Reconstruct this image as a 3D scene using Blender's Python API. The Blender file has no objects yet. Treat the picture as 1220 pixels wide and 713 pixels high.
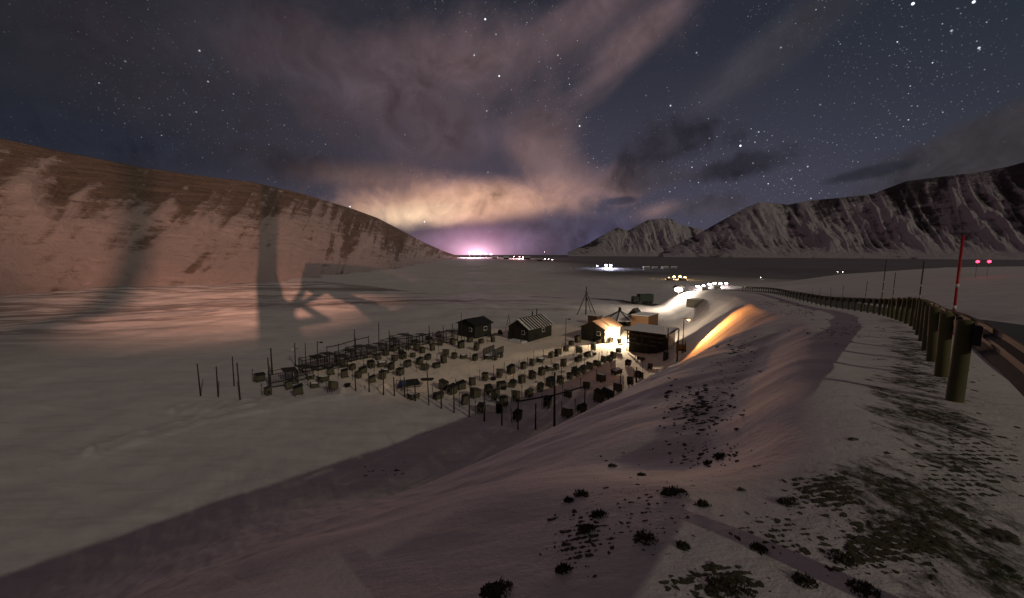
import bpy, bmesh, math, random
import numpy as np
from mathutils import Vector, Matrix
R = math.radians
random.seed(7); rng = np.random.default_rng(7)
SC = bpy.context.scene
COL = SC.collection

# ------------------------------------------------------------------ camera
F = 474.0; CX, CY = 610.0, 356.5; PITCH = 6.4; CAMZ = 14.0     # metres above the kennel yard
cam = bpy.data.cameras.new('camera'); cam.sensor_width = 36; cam.lens = 36 * F / 1220; cam.clip_start = .05; cam.clip_end = 60000
camo = bpy.data.objects.new('camera', cam); COL.objects.link(camo)
camo.location = (0, 0, CAMZ); camo.rotation_euler = (R(90 - PITCH), 0, 0)
SC.camera = camo
CT, ST = math.cos(R(PITCH)), math.sin(R(PITCH))
def ray(px, py):
    x, y = (px - CX) / F, (CY - py) / F
    return np.array([x, CT + y * ST, -ST + y * CT])
def azel(px, py):
    d = ray(px, py); d = d / np.linalg.norm(d)
    return math.atan2(d[0], d[1]), math.asin(d[2])
def lin(c): return tuple(((v / 255) / 12.92 if v <= 10 else ((v / 255 + .055) / 1.055) ** 2.4) for v in c) + (1,)

# ------------------------------------------------------------------ colour management, sun
SC.view_settings.view_transform = 'Standard'; SC.view_settings.look = 'None'
SC.view_settings.exposure = 0; SC.view_settings.gamma = 1; SC.view_settings.use_curve_mapping = False
SC.cycles.use_denoising = True
SC.cycles.max_bounces = 5; SC.cycles.diffuse_bounces = 2; SC.cycles.glossy_bounces = 2
SUN_AZ, SUN_EL, SUN_S = 36.0, 26.0, 0.68       # the light travels 36 degrees left of the view axis, downwards
sun = bpy.data.lights.new('moon_sun', 'SUN'); sun.energy = SUN_S; sun.angle = R(.5); sun.color = (1, .91, .70)
suno = bpy.data.objects.new('moon_sun', sun); COL.objects.link(suno)
sdir = Vector((-math.sin(R(SUN_AZ)) * math.cos(R(SUN_EL)), math.cos(R(SUN_AZ)) * math.cos(R(SUN_EL)), -math.sin(R(SUN_EL))))
suno.rotation_euler = sdir.to_track_quat('-Z', 'Y').to_euler(); suno.location = (40, -60, 60)

# ------------------------------------------------------------------ sky: night, town glow on clouds, stars
class NT:
    def __init__(s, tree): s.t = tree; tree.nodes.clear()
    def n(s, kind, **kw):
        nd = s.t.nodes.new(kind)
        for k, v in kw.items(): setattr(nd, k, v)
        return nd
    def put(s, sock, v):
        if v is None: return
        if hasattr(v, 'links') or isinstance(v, bpy.types.NodeSocket): s.t.links.new(v, sock)
        else: sock.default_value = v
    def m(s, op, a, b=None, c=None, clamp=False):
        nd = s.n('ShaderNodeMath', operation=op, use_clamp=clamp)
        for i, v in enumerate((a, b, c)): s.put(nd.inputs[i], v)
        return nd.outputs[0]
    def vm(s, op, a, b=None, scale=None):
        nd = s.n('ShaderNodeVectorMath', operation=op); s.put(nd.inputs[0], a)
        if b is not None: s.put(nd.inputs[1], b)
        if scale is not None: s.put(nd.inputs['Scale'], scale)
        return nd.outputs[1] if op in ('LENGTH', 'DISTANCE', 'DOT_PRODUCT') else nd.outputs[0]
    def sstep(s, v, a, b, to0=0., to1=1.):
        nd = s.n('ShaderNodeMapRange', interpolation_type='SMOOTHSTEP'); s.put(nd.inputs[0], v)
        for i, q in enumerate((a, b, to0, to1)): s.put(nd.inputs[i + 1], q)
        return nd.outputs[0]
    def lstep(s, v, a, b, to0=0., to1=1.):
        nd = s.n('ShaderNodeMapRange'); s.put(nd.inputs[0], v)
        for i, q in enumerate((a, b, to0, to1)): s.put(nd.inputs[i + 1], q)
        return nd.outputs[0]
    def mix(s, f, a, b, mode='MIX'):
        nd = s.n('ShaderNodeMix', data_type='RGBA', blend_type=mode); nd.clamp_factor = True
        s.put(nd.inputs[0], f); s.put(nd.inputs[6], a); s.put(nd.inputs[7], b)
        return nd.outputs[2]
    def noise(s, vec, scale, detail=5, rough=.55, dist=0., col=False):
        nd = s.n('ShaderNodeTexNoise'); s.put(nd.inputs['Vector'], vec); nd.inputs['Scale'].default_value = scale
        nd.inputs['Detail'].default_value = detail; nd.inputs['Roughness'].default_value = rough; nd.inputs['Distortion'].default_value = dist
        return nd.outputs[1] if col else nd.outputs[0]

W = bpy.data.worlds.new('World'); SC.world = W; W.use_nodes = True
def build_world():
    N = NT(W.node_tree)
    out = N.n('ShaderNodeOutputWorld'); bg = N.n('ShaderNodeBackground'); N.t.links.new(bg.outputs[0], out.inputs[0])
    D = N.n('ShaderNodeTexCoord').outputs['Generated']
    D = N.vm('NORMALIZE', D)
    sep = N.n('ShaderNodeSeparateXYZ'); N.put(sep.inputs[0], D)
    az = N.m('ARCTAN2', sep.outputs[0], sep.outputs[1]); el = N.m('ARCSINE', sep.outputs[2])
    wn = N.n('ShaderNodeSeparateXYZ'); N.put(wn.inputs[0], N.noise(D, 5.0, 6, .6, col=True))
    wb = N.n('ShaderNodeSeparateXYZ'); N.put(wb.inputs[0], N.noise(D, 1.9, 4, .5, col=True))
    def warp(v, k, a, b):
        v = N.m('MULTIPLY_ADD', N.m('SUBTRACT', wn.outputs[k], .5), a, v)
        return N.m('MULTIPLY_ADD', N.m('SUBTRACT', wb.outputs[k], .5), b, v)
    A, E = warp(az, 0, .16, .16), warp(el, 1, .09, .07)
    A2, E2 = warp(az, 1, .05, .03), warp(el, 2, .03, .02)
    def blob(px, py, w, h, rot=0, soft=1., fine=False):
        a0, e0 = azel(px, py); a1, _ = azel(px + w, py); _, e1 = azel(px, py - h)
        ra, re = max(abs(a1 - a0), .01), max(abs(e1 - e0), .01)
        c, s_ = math.cos(R(rot)), math.sin(R(rot))
        dx = N.m('SUBTRACT', A2 if fine else A, a0); dy = N.m('SUBTRACT', E2 if fine else E, e0)
        u = N.m('ADD', N.m('MULTIPLY', dx, c / ra), N.m('MULTIPLY', dy, s_ / ra))
        v = N.m('ADD', N.m('MULTIPLY', dx, -s_ / re), N.m('MULTIPLY', dy, c / re))
        q = N.m('SQRT', N.m('ADD', N.m('MULTIPLY', u, u), N.m('MULTIPLY', v, v)))
        return N.sstep(q, 1 - .5 * soft, 1 + .5 * soft, 1., 0.)
    # cloud noises: streaks that fan out of the valley mouth, and billows
    cmb = N.n('ShaderNodeCombineXYZ'); N.put(cmb.inputs[0], N.m('MULTIPLY', A2, 3.2)); N.put(cmb.inputs[1], N.m('MULTIPLY_ADD', A2, -4.5, N.m('MULTIPLY', E2, 9.)))
    streak = N.noise(cmb.outputs[0], 1.0, 6, .55, .6)
    puff = N.noise(D, 7.5, 8, .6, .5); puff2 = N.noise(D, 3.2, 7, .58, .4)
    edge = N.m('ADD', N.m('MULTIPLY', N.m('SUBTRACT', puff, .5), 1.9), N.m('MULTIPLY', N.m('SUBTRACT', puff2, .5), 2.0))
    sedge = N.m('MULTIPLY', N.m('SUBTRACT', streak, .5), 2.6)
    def cloud(px, py, w, h, rot=0, soft=.8, rag=1., src=None):
        a0, e0 = azel(px, py); a1, _ = azel(px + w, py); _, e1 = azel(px, py - h)
        ra, re = max(abs(a1 - a0), .01), max(abs(e1 - e0), .01); k, s_ = math.cos(R(rot)), math.sin(R(rot))
        dx = N.m('SUBTRACT', az, a0); dy = N.m('SUBTRACT', el, e0)
        u = N.m('ADD', N.m('MULTIPLY', dx, k / ra), N.m('MULTIPLY', dy, s_ / ra)); v = N.m('ADD', N.m('MULTIPLY', dx, -s_ / re), N.m('MULTIPLY', dy, k / re))
        q = N.m('SQRT', N.m('ADD', N.m('MULTIPLY', u, u), N.m('MULTIPLY', v, v)))
        q = N.m('MULTIPLY_ADD', edge if src is None else src, rag, q)
        return N.sstep(q, 1 - soft, 1 + soft * .45, 1., 0.)
    base = N.mix(N.sstep(az, -.85, .1), lin((27, 31, 38)), lin((42, 45, 57)))
    base = N.mix(N.sstep(az, .3, 1.), base, lin((37, 44, 53)))
    base = N.mix(N.m('MULTIPLY', N.sstep(el, .34, .80), .75), base, lin((27, 32, 41)))
    hz = N.m('MULTIPLY', N.sstep(el, .0, .46, 1., 0.), N.sstep(N.m('ABSOLUTE', N.m('SUBTRACT', az, .2)), .25, 1.1, 1., .25))
    base = N.mix(N.m('MULTIPLY', hz, .85), base, lin((72, 70, 86)))
    cover = None
    def lay(c, mask, col, k=1.):
        nonlocal cover
        if k != 1.: mask = N.m('MULTIPLY', mask, k)
        cover = mask if cover is None else N.m('MAXIMUM', cover, mask)
        return N.mix(mask, c, lin(col))
    # broken mauve cloud overhead and behind the camera, added unseen to lift the ambient light
    rest = N.m('MULTIPLY', N.sstep(N.m('ABSOLUTE', az), 1.05, 1.6), N.sstep(puff2, .36, .58)); over = N.m('MULTIPLY', N.sstep(el, .75, 1.1), N.sstep(puff2, .36, .58))
    base = lay(base, N.m('MAXIMUM', rest, over), (96, 80, 82), .95)
    c = lay(base, cloud(360, 75, 250, 125, 0, 1., .8), (57, 51, 58), .72)
    c = lay(c, cloud(110, 165, 190, 34, -3, .9, .5), (33, 37, 49), .8)
    c = lay(c, cloud(575, 70, 175, 68, 8, 1., .9), (97, 81, 86), .88)
    c = lay(c, cloud(470, 125, 150, 58, -8, 1., .9), (76, 66, 74), .8)
    c = lay(c, cloud(765, 40, 130, 30, 34, 1., .8, sedge), (100, 83, 87), .85)
    c = lay(c, cloud(700, 15, 120, 30, 20, 1., .8, sedge), (94, 79, 84), .8)
    c = lay(c, cloud(930, 50, 170, 34, 33, 1.1, .9, sedge), (64, 60, 66), .6)
    c = lay(c, cloud(645, 148, 52, 40, -35, 1.1, .9), (100, 84, 88), .65)
    c = lay(c, cloud(560, 165, 110, 30, 5, 1., .9), (80, 70, 80), .55)
    c = lay(c, cloud(360, 198, 105, 24, -4, .8, .7), (45, 43, 51), .85)
    c = lay(c, cloud(440, 214, 70, 20, 0, 1., .8), (112, 90, 86), .7)
    # bank over the right hand mountains
    p0, p1 = azel(985, 212), azel(1225, 116)
    ln = N.m('SUBTRACT', N.m('MULTIPLY_ADD', N.m('SUBTRACT', az, p0[0]), (p1[1] - p0[1]) / (p1[0] - p0[0]), p0[1]), el)
    ln = N.m('MULTIPLY_ADD', edge, -.022, ln)
    bank = N.m('MULTIPLY', N.sstep(ln, -.006, .025), N.sstep(az, p0[0] - .03, p0[0] + .16))
    c = lay(c, bank, (55, 52, 55), .9)
    c = lay(c, cloud(1035, 206, 58, 8, 9, .5, .5), (40, 41, 50), .9)
    # clouds over the town, lit from below by it
    c = lay(c, cloud(668, 206, 66, 34, -30, 1.2, .9), (124, 100, 100), .75)
    c = lay(c, cloud(730, 218, 55, 22, -5, 1., .9), (116, 94, 96), .8)
    c = lay(c, cloud(570, 240, 155, 27, 2, .9, .8), (178, 137, 125), .9)
    c = lay(c, cloud(535, 246, 110, 21, 3, .9, .8), (222, 174, 146), .95)
    c = lay(c, cloud(490, 257, 55, 17, 6, 1., .7), (250, 214, 178), .9)
    # dark lens clouds right of it
    c = lay(c, cloud(803, 172, 76, 38, 8, .55, 1.0), (43, 42, 51), .97)
    c = lay(c, cloud(868, 202, 76, 18, 8, .5, .9), (41, 41, 50), .97)
    c = lay(c, cloud(790, 212, 95, 22, 2, .7, .9), (57, 54, 62), .85)
    c = lay(c, cloud(835, 246, 80, 18, 0, .6, .7), (64, 60, 68), .85)
    c = lay(c, cloud(780, 253, 42, 13, 20, .9, .7), (122, 98, 98), .75)
    # dark haze bank on the horizon
    c = lay(c, cloud(705, 287, 175, 36, 0, .5, .45), (66, 63, 80), .95)
    c = lay(c, cloud(565, 293, 95, 24, 2, .45, .4), (98, 84, 108), .93)
    c = lay(c, cloud(735, 240, 26, 5, 3, .5, .7), (54, 54, 68), .9)
    tex = N.noise(D, 13., 8, .62, .7); mod = N.m('MULTIPLY_ADD', N.m('MULTIPLY', N.m('SUBTRACT', N.m('ADD', N.m('MULTIPLY', tex, .5), N.m('MULTIPLY', puff, .5)), .5), cover), 3.6, 1.)
    c = N.vm('SCALE', c, scale=N.m('MAXIMUM', mod, .3))
    # scattered town light in the air above the town
    def halo(px, py, col, k, amp, sx=1.):
        a0, e0 = azel(px, py); dx = N.m('MULTIPLY', N.m('SUBTRACT', az, a0), sx); dy = N.m('SUBTRACT', el, e0)
        g = N.m('SQRT', N.m('ADD', N.m('MULTIPLY', dx, dx), N.m('MULTIPLY', dy, dy)))
        return N.vm('SCALE', tuple(lin(col)[:3]), scale=N.m('MULTIPLY', N.m('EXPONENT', N.m('MULTIPLY', g, -k)), amp))
    for h_ in (halo(566, 303, (255, 150, 180), 23., .34, .8), halo(568, 302, (255, 195, 225), 70., 2.2, .5), halo(540, 290, (235, 170, 140), 5., .06), halo(725, 314, (120, 130, 235), 42., .7)):
        c = N.mix(1., c, h_, 'ADD')
    # stars
    def stars(scale, rad, keep, gain):
        v = N.n('ShaderNodeTexVoronoi'); N.put(v.inputs['Vector'], D); v.inputs['Scale'].default_value = scale
        sc = N.n('ShaderNodeSeparateColor'); N.put(sc.inputs[0], v.outputs['Color'])
        core = N.lstep(v.outputs['Distance'], 0., rad, 1., 0.)
        k = N.m('POWER', N.lstep(sc.outputs[0], 1 - keep, 1., 0., 1.), 2.5)
        k = N.m('MULTIPLY', k, N.m('GREATER_THAN', sc.outputs[0], 1 - keep))
        return N.m('MULTIPLY', N.m('MULTIPLY', core, core), N.m('MULTIPLY', k, gain))
    st = N.m('ADD', stars(38, .10, .5, 12.), N.m('ADD', stars(95, .14, .5, 2.6), N.m('ADD', stars(170, .24, .4, 1.1), stars(300, .42, .4, .30))))
    dens = N.m('MULTIPLY', N.sstep(N.noise(D, 3.4, 3, .5), .40, .62, .12, 1.), N.sstep(az, -.5, .6, .55, 1.15))
    veil = N.m('SUBTRACT', 1., N.m('MULTIPLY', cover, .93))
    up = N.sstep(el, .02, .12)
    st = N.m('MULTIPLY', N.m('MULTIPLY', st, dens), N.m('MULTIPLY', veil, up))
    c = N.mix(1., c, N.vm('SCALE', (.86, .93, 1.), scale=st), 'ADD')
    sky = N.n('ShaderNodeTexSky', sky_type='NISHITA'); sky.sun_disc = False
    sky.sun_elevation = R(-8); sky.sun_rotation = R(180 - SUN_AZ)
    c = N.mix(1., c, N.vm('SCALE', sky.outputs[0], scale=.05), 'ADD')
    N.put(bg.inputs[0], c); bg.inputs[1].default_value = 1.04
build_world()

# ------------------------------------------------------------------ noise and terrain height
def _hash(ix, iy, seed):
    with np.errstate(over='ignore'):
        h = (ix.astype(np.int64) * 374761393 + iy.astype(np.int64) * 668265263 + seed * 1274126177) & 0xFFFFFFFF
        h = ((h ^ (h >> 13)) * 1274126177) & 0xFFFFFFFF
        h = h ^ (h >> 16)
    return (h & 0xFFFF) / 65535.0
def vnoise(x, y, seed=0):
    ix, iy = np.floor(x), np.floor(y); fx, fy = x - ix, y - iy
    fx = fx * fx * fx * (fx * (fx * 6 - 15) + 10); fy = fy * fy * fy * (fy * (fy * 6 - 15) + 10)
    a, b = _hash(ix, iy, seed), _hash(ix + 1, iy, seed); c, d = _hash(ix, iy + 1, seed), _hash(ix + 1, iy + 1, seed)
    return (a + (b - a) * fx) * (1 - fy) + (c + (d - c) * fx) * fy
def fbm(x, y, oct=4, seed=0, gain=.5):
    r = np.zeros(np.broadcast(x, y).shape); a, t = 1., 0.
    for i in range(oct):
        r += a * vnoise(x, y, seed + i * 17); t += a; a *= gain; x, y = x * 2.03 + 11.3, y * 2.03 - 7.1
    return r / t
def ridged(x, y, oct=4, seed=0):
    r = np.zeros(np.broadcast(x, y).shape); a, t = 1., 0.
    for i in range(oct):
        r += a * (1 - np.abs(2 * vnoise(x, y, seed + i * 17) - 1)); t += a; a *= .5; x, y = x * 2.03 + 3.3, y * 2.03 - 9.1
    return r / t
def ss(a, b, v):
    t = np.clip((v - a) / (b - a), 0, 1); return t * t * (3 - 2 * t)

RAIL = np.array([(-75, -120, 3.5), (-40, -62, 1.5), (-14, -17.5, -.6), (-4, -5.0, -1.1), (1, .3, -1.38), (4.63, 4.0, -1.54), (7.3, 6.8, -1.78), (9.9, 9.5, -1.98), (13.3, 13.2, -2.32),
                 (19.6, 21, -3.2), (23.6, 27.5, -3.85), (27.4, 35, -4.5), (33, 47, -5.15), (40, 62, -6.0), (46, 80, -7.3), (48, 100, -8.8), (45, 122, -10.3), (36, 145, -11.9), (22, 166, -13.4), (4, 184, -15)], float)
def catmull(P, n):
    out = []
    Q = np.vstack([2 * P[0] - P[1], P, 2 * P[-1] - P[-2]])
    for i in range(1, len(Q) - 2):
        t = np.linspace(0, 1, n, endpoint=False)[:, None]
        a, b, c, d = Q[i - 1], Q[i], Q[i + 1], Q[i + 2]
        out.append(.5 * ((2 * b) + (-a + c) * t + (2 * a - 5 * b + 4 * c - d) * t * t + (-a + 3 * b - 3 * c + d) * t ** 3))
    return np.vstack(out + [P[-1:]])
RP = catmull(RAIL, 14)
_seg = np.linalg.norm(np.diff(RP[:, :2], axis=0), axis=1); RA = np.concatenate([[0], np.cumsum(_seg)])
_i0 = int(np.argmin(np.hypot(RP[:, 0] - 1, RP[:, 1] - .3))); RA = RA - RA[_i0]          # arc length 0 beside the camera
RT = np.gradient(RP[:, :2], axis=0); RT /= np.linalg.norm(RT, axis=1)[:, None]
_S0, _S1 = RP[:-1], RP[1:]
def railcoord(x, y):
    """signed distance left of the rail line, arc length, rail base height"""
    x = np.asarray(x, float).ravel(); y = np.asarray(y, float).ravel(); s = np.empty_like(x); a = np.empty_like(x); z = np.empty_like(x)
    dx, dy = (_S1 - _S0)[:, 0], (_S1 - _S0)[:, 1]; L2 = dx * dx + dy * dy
    for k in range(0, len(x), 20000):
        X, Y = x[k:k + 20000, None], y[k:k + 20000, None]
        t = np.clip(((X - _S0[:, 0]) * dx + (Y - _S0[:, 1]) * dy) / L2, 0, 1)
        ex, ey = X - (_S0[:, 0] + t * dx), Y - (_S0[:, 1] + t * dy); d2 = ex * ex + ey * ey
        j = np.argmin(d2, axis=1); r = np.arange(len(j)); tj = t[r, j]
        sg = np.sign(-ex[r, j] * dy[j] + ey[r, j] * dx[j]); sg[sg == 0] = 1
        s[k:k + 20000] = sg * np.sqrt(d2[r, j]); a[k:k + 20000] = RA[j] + tj * (RA[j + 1] - RA[j]); z[k:k + 20000] = _S0[j, 2] + tj * (_S1[j, 2] - _S0[j, 2])
    return s, a, z
_ps = np.linspace(-420, 60, 4801)
_pp = np.interp(_ps, [-420, -300, -200, -120, -90, -60, -35, -20, -12, -8, -6.4, -5.6, -5.0, -.9, -.5, 0, 1.5, 3, 4.5, 6, 9, 12, 16, 20, 26, 34, 60],
                [-24, -18, -6, 4.4, 5.9, 5.5, 3.9, 1.9, .8, .25, -.12, -.16, -.06, -.06, -.02, 0, -.14, -.62, -1.45, -2.45, -4.45, -6.3, -8.5, -10.6, -13.2, -15.5, -19])
_pq = np.where(_ps < 0, _pp, np.interp(_ps, [0, 1.5, 3, 4.5, 6, 8, 10, 13, 16, 20, 26, 60], [0, -.10, -.28, -.62, -1.55, -3.45, -5.4, -7.9, -10.3, -12.8, -15.2, -19]))   # where the shoulder widens ahead
_pk = np.hanning(15); _pq[8:-8] = np.convolve(_pq, _pk / _pk.sum(), 'same')[8:-8]; _pp[8:-8] = np.convolve(_pp, _pk / _pk.sum(), 'same')[8:-8]
def lip(a): return np.interp(a, [1, 2.8, 4.3, 6.9, 10, 15, 19], [.65, .95, 1.30, 1.70, 2.05, 2.45, 3.0])
TRK = []        # ski-track polylines, filled below
def height(x, y, fine=True):
    shp = np.broadcast(x, y).shape
    x = np.broadcast_to(np.asarray(x, float), shp).ravel(); y = np.broadcast_to(np.asarray(y, float), shp).ravel()
    s, a, zr = railcoord(x, y); r = np.hypot(x, y)
    w2 = ss(1, 14, a)
    hill = zr + np.interp(s, _ps, _pp) * (1 - w2) + np.interp(s, _ps, _pq) * w2
    uneven = (fbm(x * .11, y * .11, 3, 5) - .5) * 2
    hill += uneven * .35 * ss(5, 12, s) + (fbm(a * .16, a * 0 + 2.5, 3, 63) - .5) * 1.1 * ss(2.5, 5, s) * (1 - ss(8, 16, s)) * ss(-60, -5, a) * (1 - ss(2, 10, a) * .6)
    hill += 3.5 * ss(20, 70, -s) * ss(10, -60, a)                # the slope rises behind the road, back of the camera
    hill -= 30 * ss(110, 178, a)                                  # the bank runs out where the road reaches the valley floor
    V = -14 - 9 * ss(85, 260, r) - 11 * ss(260, 900, r)
    V += (fbm(x * .03, y * .03, 4, 9) - .5) * 2.2 * ss(40, 120, r)
    V += (fbm(x * .008, y * .008, 4, 19) - .5) * 9 * ss(150, 500, r) * (1 - ss(900, 1800, r))
    V += (fbm(x * .09, y * .09, 4, 29) - .5) * .9 * (1 - .75 * np.exp(-(((x - 6) / 26) ** 2 + ((y - 55) / 24) ** 2)))
    k = 1.1
    m = np.maximum(hill, V); h = m + k * np.log(np.exp((hill - m) / k) + np.exp((V - m) / k))
    h -= k * np.log(2.) * np.exp(-np.abs(hill - V) / k) * .2
    if fine:
        near = 1 - ss(30, 90, r)
        h += near * (fbm(x * .7 + s * .5, y * .7, 4, 3, .42) - .5) * .16 * ss(.2, 2.5, np.abs(s + 2.6) - 2.3)
        wob = (fbm(a * .4, a * 0 + 3, 2, 41) - .5) * .55
        sl = lip(a) + wob
        dm = ss(1.2, 3.4, a) * (1 - ss(14, 21, a))
        h -= .42 * dm * (ss(sl - .15, sl + 1.0, s) - ss(4.5, 11, s))
        h += .04 * dm * np.exp(-((s - sl + .35) / .4) ** 2)
        ang = x * .62 - y * .78                                       # wind ripples
        h += near * ss(3, 6, s) * (fbm(ang * .35, (x * .78 + y * .62) * 1.6, 3, 77) - .5) * .12
    for P in TRK:
        d = np.full(len(x), 9.)
        sel = (r < 140)
        xx, yy = x[sel], y[sel]; dd = np.full(len(xx), 9.)
        for (p, q) in zip(P[:-1], P[1:]):
            e = q - p; t = np.clip(((xx - p[0]) * e[0] + (yy - p[1]) * e[1]) / (e @ e), 0, 1)
            dd = np.minimum(dd, np.hypot(xx - p[0] - t * e[0], yy - p[1] - t * e[1]))
        d[sel] = dd
        h += .34 * np.exp(-((d - .6) / .3) ** 2) - .2 * np.exp(-(d / .3) ** 2)
    return (h + CAMZ).reshape(shp)
def ground(px, py, tmin=1., tmax=4000.):
    """point of the ground seen at a place in the photograph"""
    d = ray(px, py); t = np.geomspace(tmin, tmax, 1500)
    z = CAMZ + t * d[2]; g = height(t * d[0], t * d[1])
    k = np.argmax(z < g)
    lo, hi = (t[k - 1], t[k]) if k > 0 else (t[-1], t[-1])
    tt = np.linspace(lo, hi, 40); z = CAMZ + tt * d[2]; g = height(tt * d[0], tt * d[1]); k = int(np.argmax(z <= g)); T = tt[k]
    return Vector((T * d[0], T * d[1], float(g[k])))
def zat(x, y): return float(height(np.array([x]), np.array([y]))[0])
def dep(p): return p.y * CT - (p.z - CAMZ) * ST            # depth along the view axis
_t1 = [np.array(ground(*p)[:2]) for p in ((120, 535), (190, 515), (250, 497), (310, 486), (370, 478), (425, 468), (450, 462))]
_t2 = [np.array(ground(*p)[:2]) for p in ((215, 488), (260, 484), (330, 478), (400, 470))]
TRK = [np.array(_t1), np.array(_t2)]

# ------------------------------------------------------------------ materials
def material(name, rough=.8, spec=.3):
    m = bpy.data.materials.new(name); m.use_nodes = True
    N = NT(m.node_tree); o = N.n('ShaderNodeOutputMaterial'); b = N.n('ShaderNodeBsdfPrincipled')
    N.t.links.new(b.outputs[0], o.inputs[0]); b.inputs['Roughness'].default_value = rough; b.inputs['Specular IOR Level'].default_value = spec
    return m, N, b
def bump(N, b, h, strength, dist):
    n = N.n('ShaderNodeBump'); n.inputs['Strength'].default_value = strength; n.inputs['Distance'].default_value = dist
    N.put(n.inputs['Height'], h); N.t.links.new(n.outputs[0], b.inputs['Normal'])
def simple(name, col, rough=.8, var=.35, scale=4., stretch=(1, 1, 1), spec=.3, metal=0.):
    m, N, b = material(name, rough, spec); b.inputs['Metallic'].default_value = metal
    co = N.vm('MULTIPLY', N.n('ShaderNodeTexCoord').outputs['Object'], stretch)
    oi = N.n('ShaderNodeObjectInfo').outputs['Random']
    f = N.noise(co, scale, 6, .65)
    c = N.mix(f, tuple(v * (1 - var) for v in col[:3]) + (1,), tuple(min(1, v * (1 + var)) for v in col[:3]) + (1,))
    c = N.mix(N.lstep(oi, 0, 1, 0., .45), c, tuple(v * .5 for v in col[:3]) + (1,))
    N.put(b.inputs[0], c); bump(N, b, f, .4, .02)
    return m
def emitter(name, col, s):
    m = bpy.data.materials.new(name); m.use_nodes = True; N = NT(m.node_tree); o = N.n('ShaderNodeOutputMaterial'); e = N.n('ShaderNodeEmission')
    e.inputs[0].default_value = col + (1,); e.inputs[1].default_value = s; N.t.links.new(e.outputs[0], o.inputs[0]); return m
M = {}
def ground_mat():
    m, N, b = material('snow_ground', .8, .06)
    P = N.n('ShaderNodeNewGeometry').outputs['Position']
    at = lambda n: N.n('ShaderNodeAttribute', attribute_name=n).outputs['Fac']
    big = N.noise(P, .35, 6, .6); fin = N.noise(P, 2.6, 7, .68); gr = N.noise(P, 11., 6, .7)
    snow = N.mix(big, (.41, .385, .375, 1), (.57, .54, .525, 1))
    snow = N.mix(N.m('MULTIPLY', N.sstep(gr, .5, .75), .25), snow, (.40, .385, .37, 1))
    ws = N.n('ShaderNodeMapping'); N.put(ws.inputs[0], P); ws.inputs['Rotation'].default_value = (0, 0, R(52)); ws.inputs['Scale'].default_value = (.16, 1., 1.)
    wsn = N.noise(ws.outputs[0], 1.1, 8, .66, .8); snow = N.mix(N.m('MULTIPLY', N.sstep(wsn, .46, .66), .38), snow, (.33, .31, .30, 1))
    soil = N.mix(N.sstep(gr, .35, .65), (.018, .02, .012, 1), (.085, .085, .048, 1))
    lit_straw = N.mix(N.noise(P, 3.5, 6, .7), (.70, .57, .43, 1), (.95, .84, .69, 1))  # trampled straw snow, paled so the colour carries part of the lamp light
    lit_straw = N.mix(N.m('MULTIPLY', N.sstep(N.noise(P, .9, 7, .68), .54, .72), .5), lit_straw, (.26, .20, .14, 1))
    c = N.mix(N.m('MULTIPLY', at('yard'), N.sstep(fin, .25, .7, .55, 1.)), snow, lit_straw)
    # frozen grass and gravel showing through thin windblown snow, in streaks along the valley
    st = N.n('ShaderNodeMapping'); N.put(st.inputs[0], P); st.inputs['Rotation'].default_value = (0, 0, R(-38)); st.inputs['Scale'].default_value = (.22, 1., 1.)
    v1 = N.noise(st.outputs[0], .09, 8, .68, .6); v2 = N.noise(st.outputs[0], .02, 6, .6)
    vm = N.m('MULTIPLY', N.sstep(N.m('ADD', v1, N.m('MULTIPLY', N.m('SUBTRACT', v2, .5), .5)), .44, .60), at('valley'))
    c = N.mix(N.m('MULTIPLY', vm, .8), c, (.14, .115, .10, 1))
    c = N.mix(at('flat'), c, N.mix(N.noise(P, .004, 6, .6), (.035, .033, .037, 1), (.16, .15, .16, 1)))  # unlit far plain painted as a dark ground colour
    s2 = N.n('ShaderNodeMapping'); N.put(s2.inputs[0], P); s2.inputs['Rotation'].default_value = (0, 0, R(30)); s2.inputs['Scale'].default_value = (1., .45, 1.)
    bn = N.m('ADD', N.m('MULTIPLY', N.noise(s2.outputs[0], 5.5, 8, .72), .65), N.m('MULTIPLY', N.noise(s2.outputs[0], 1.3, 4, .6), .35))
    bm = N.sstep(N.m('ADD', bn, N.m('SUBTRACT', at('bare'), .5)), .50, .60)
    bm = N.m('MULTIPLY', bm, N.sstep(N.noise(P, 19., 5, .7), .34, .52, .25, 1.))
    c = N.mix(bm, c, soil)
    N.put(b.inputs[0], c)
    hh = N.m('ADD', N.m('ADD', N.m('MULTIPLY', fin, .5), N.m('MULTIPLY', wsn, .5)), N.m('ADD', N.m('MULTIPLY', gr, .18), N.m('MULTIPLY', bm, .35)))
    hh = N.m('ADD', hh, N.m('MULTIPLY', N.noise(P, 46., 4, .7), .05)); bump(N, b, hh, .65, .10)
    return m
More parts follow.
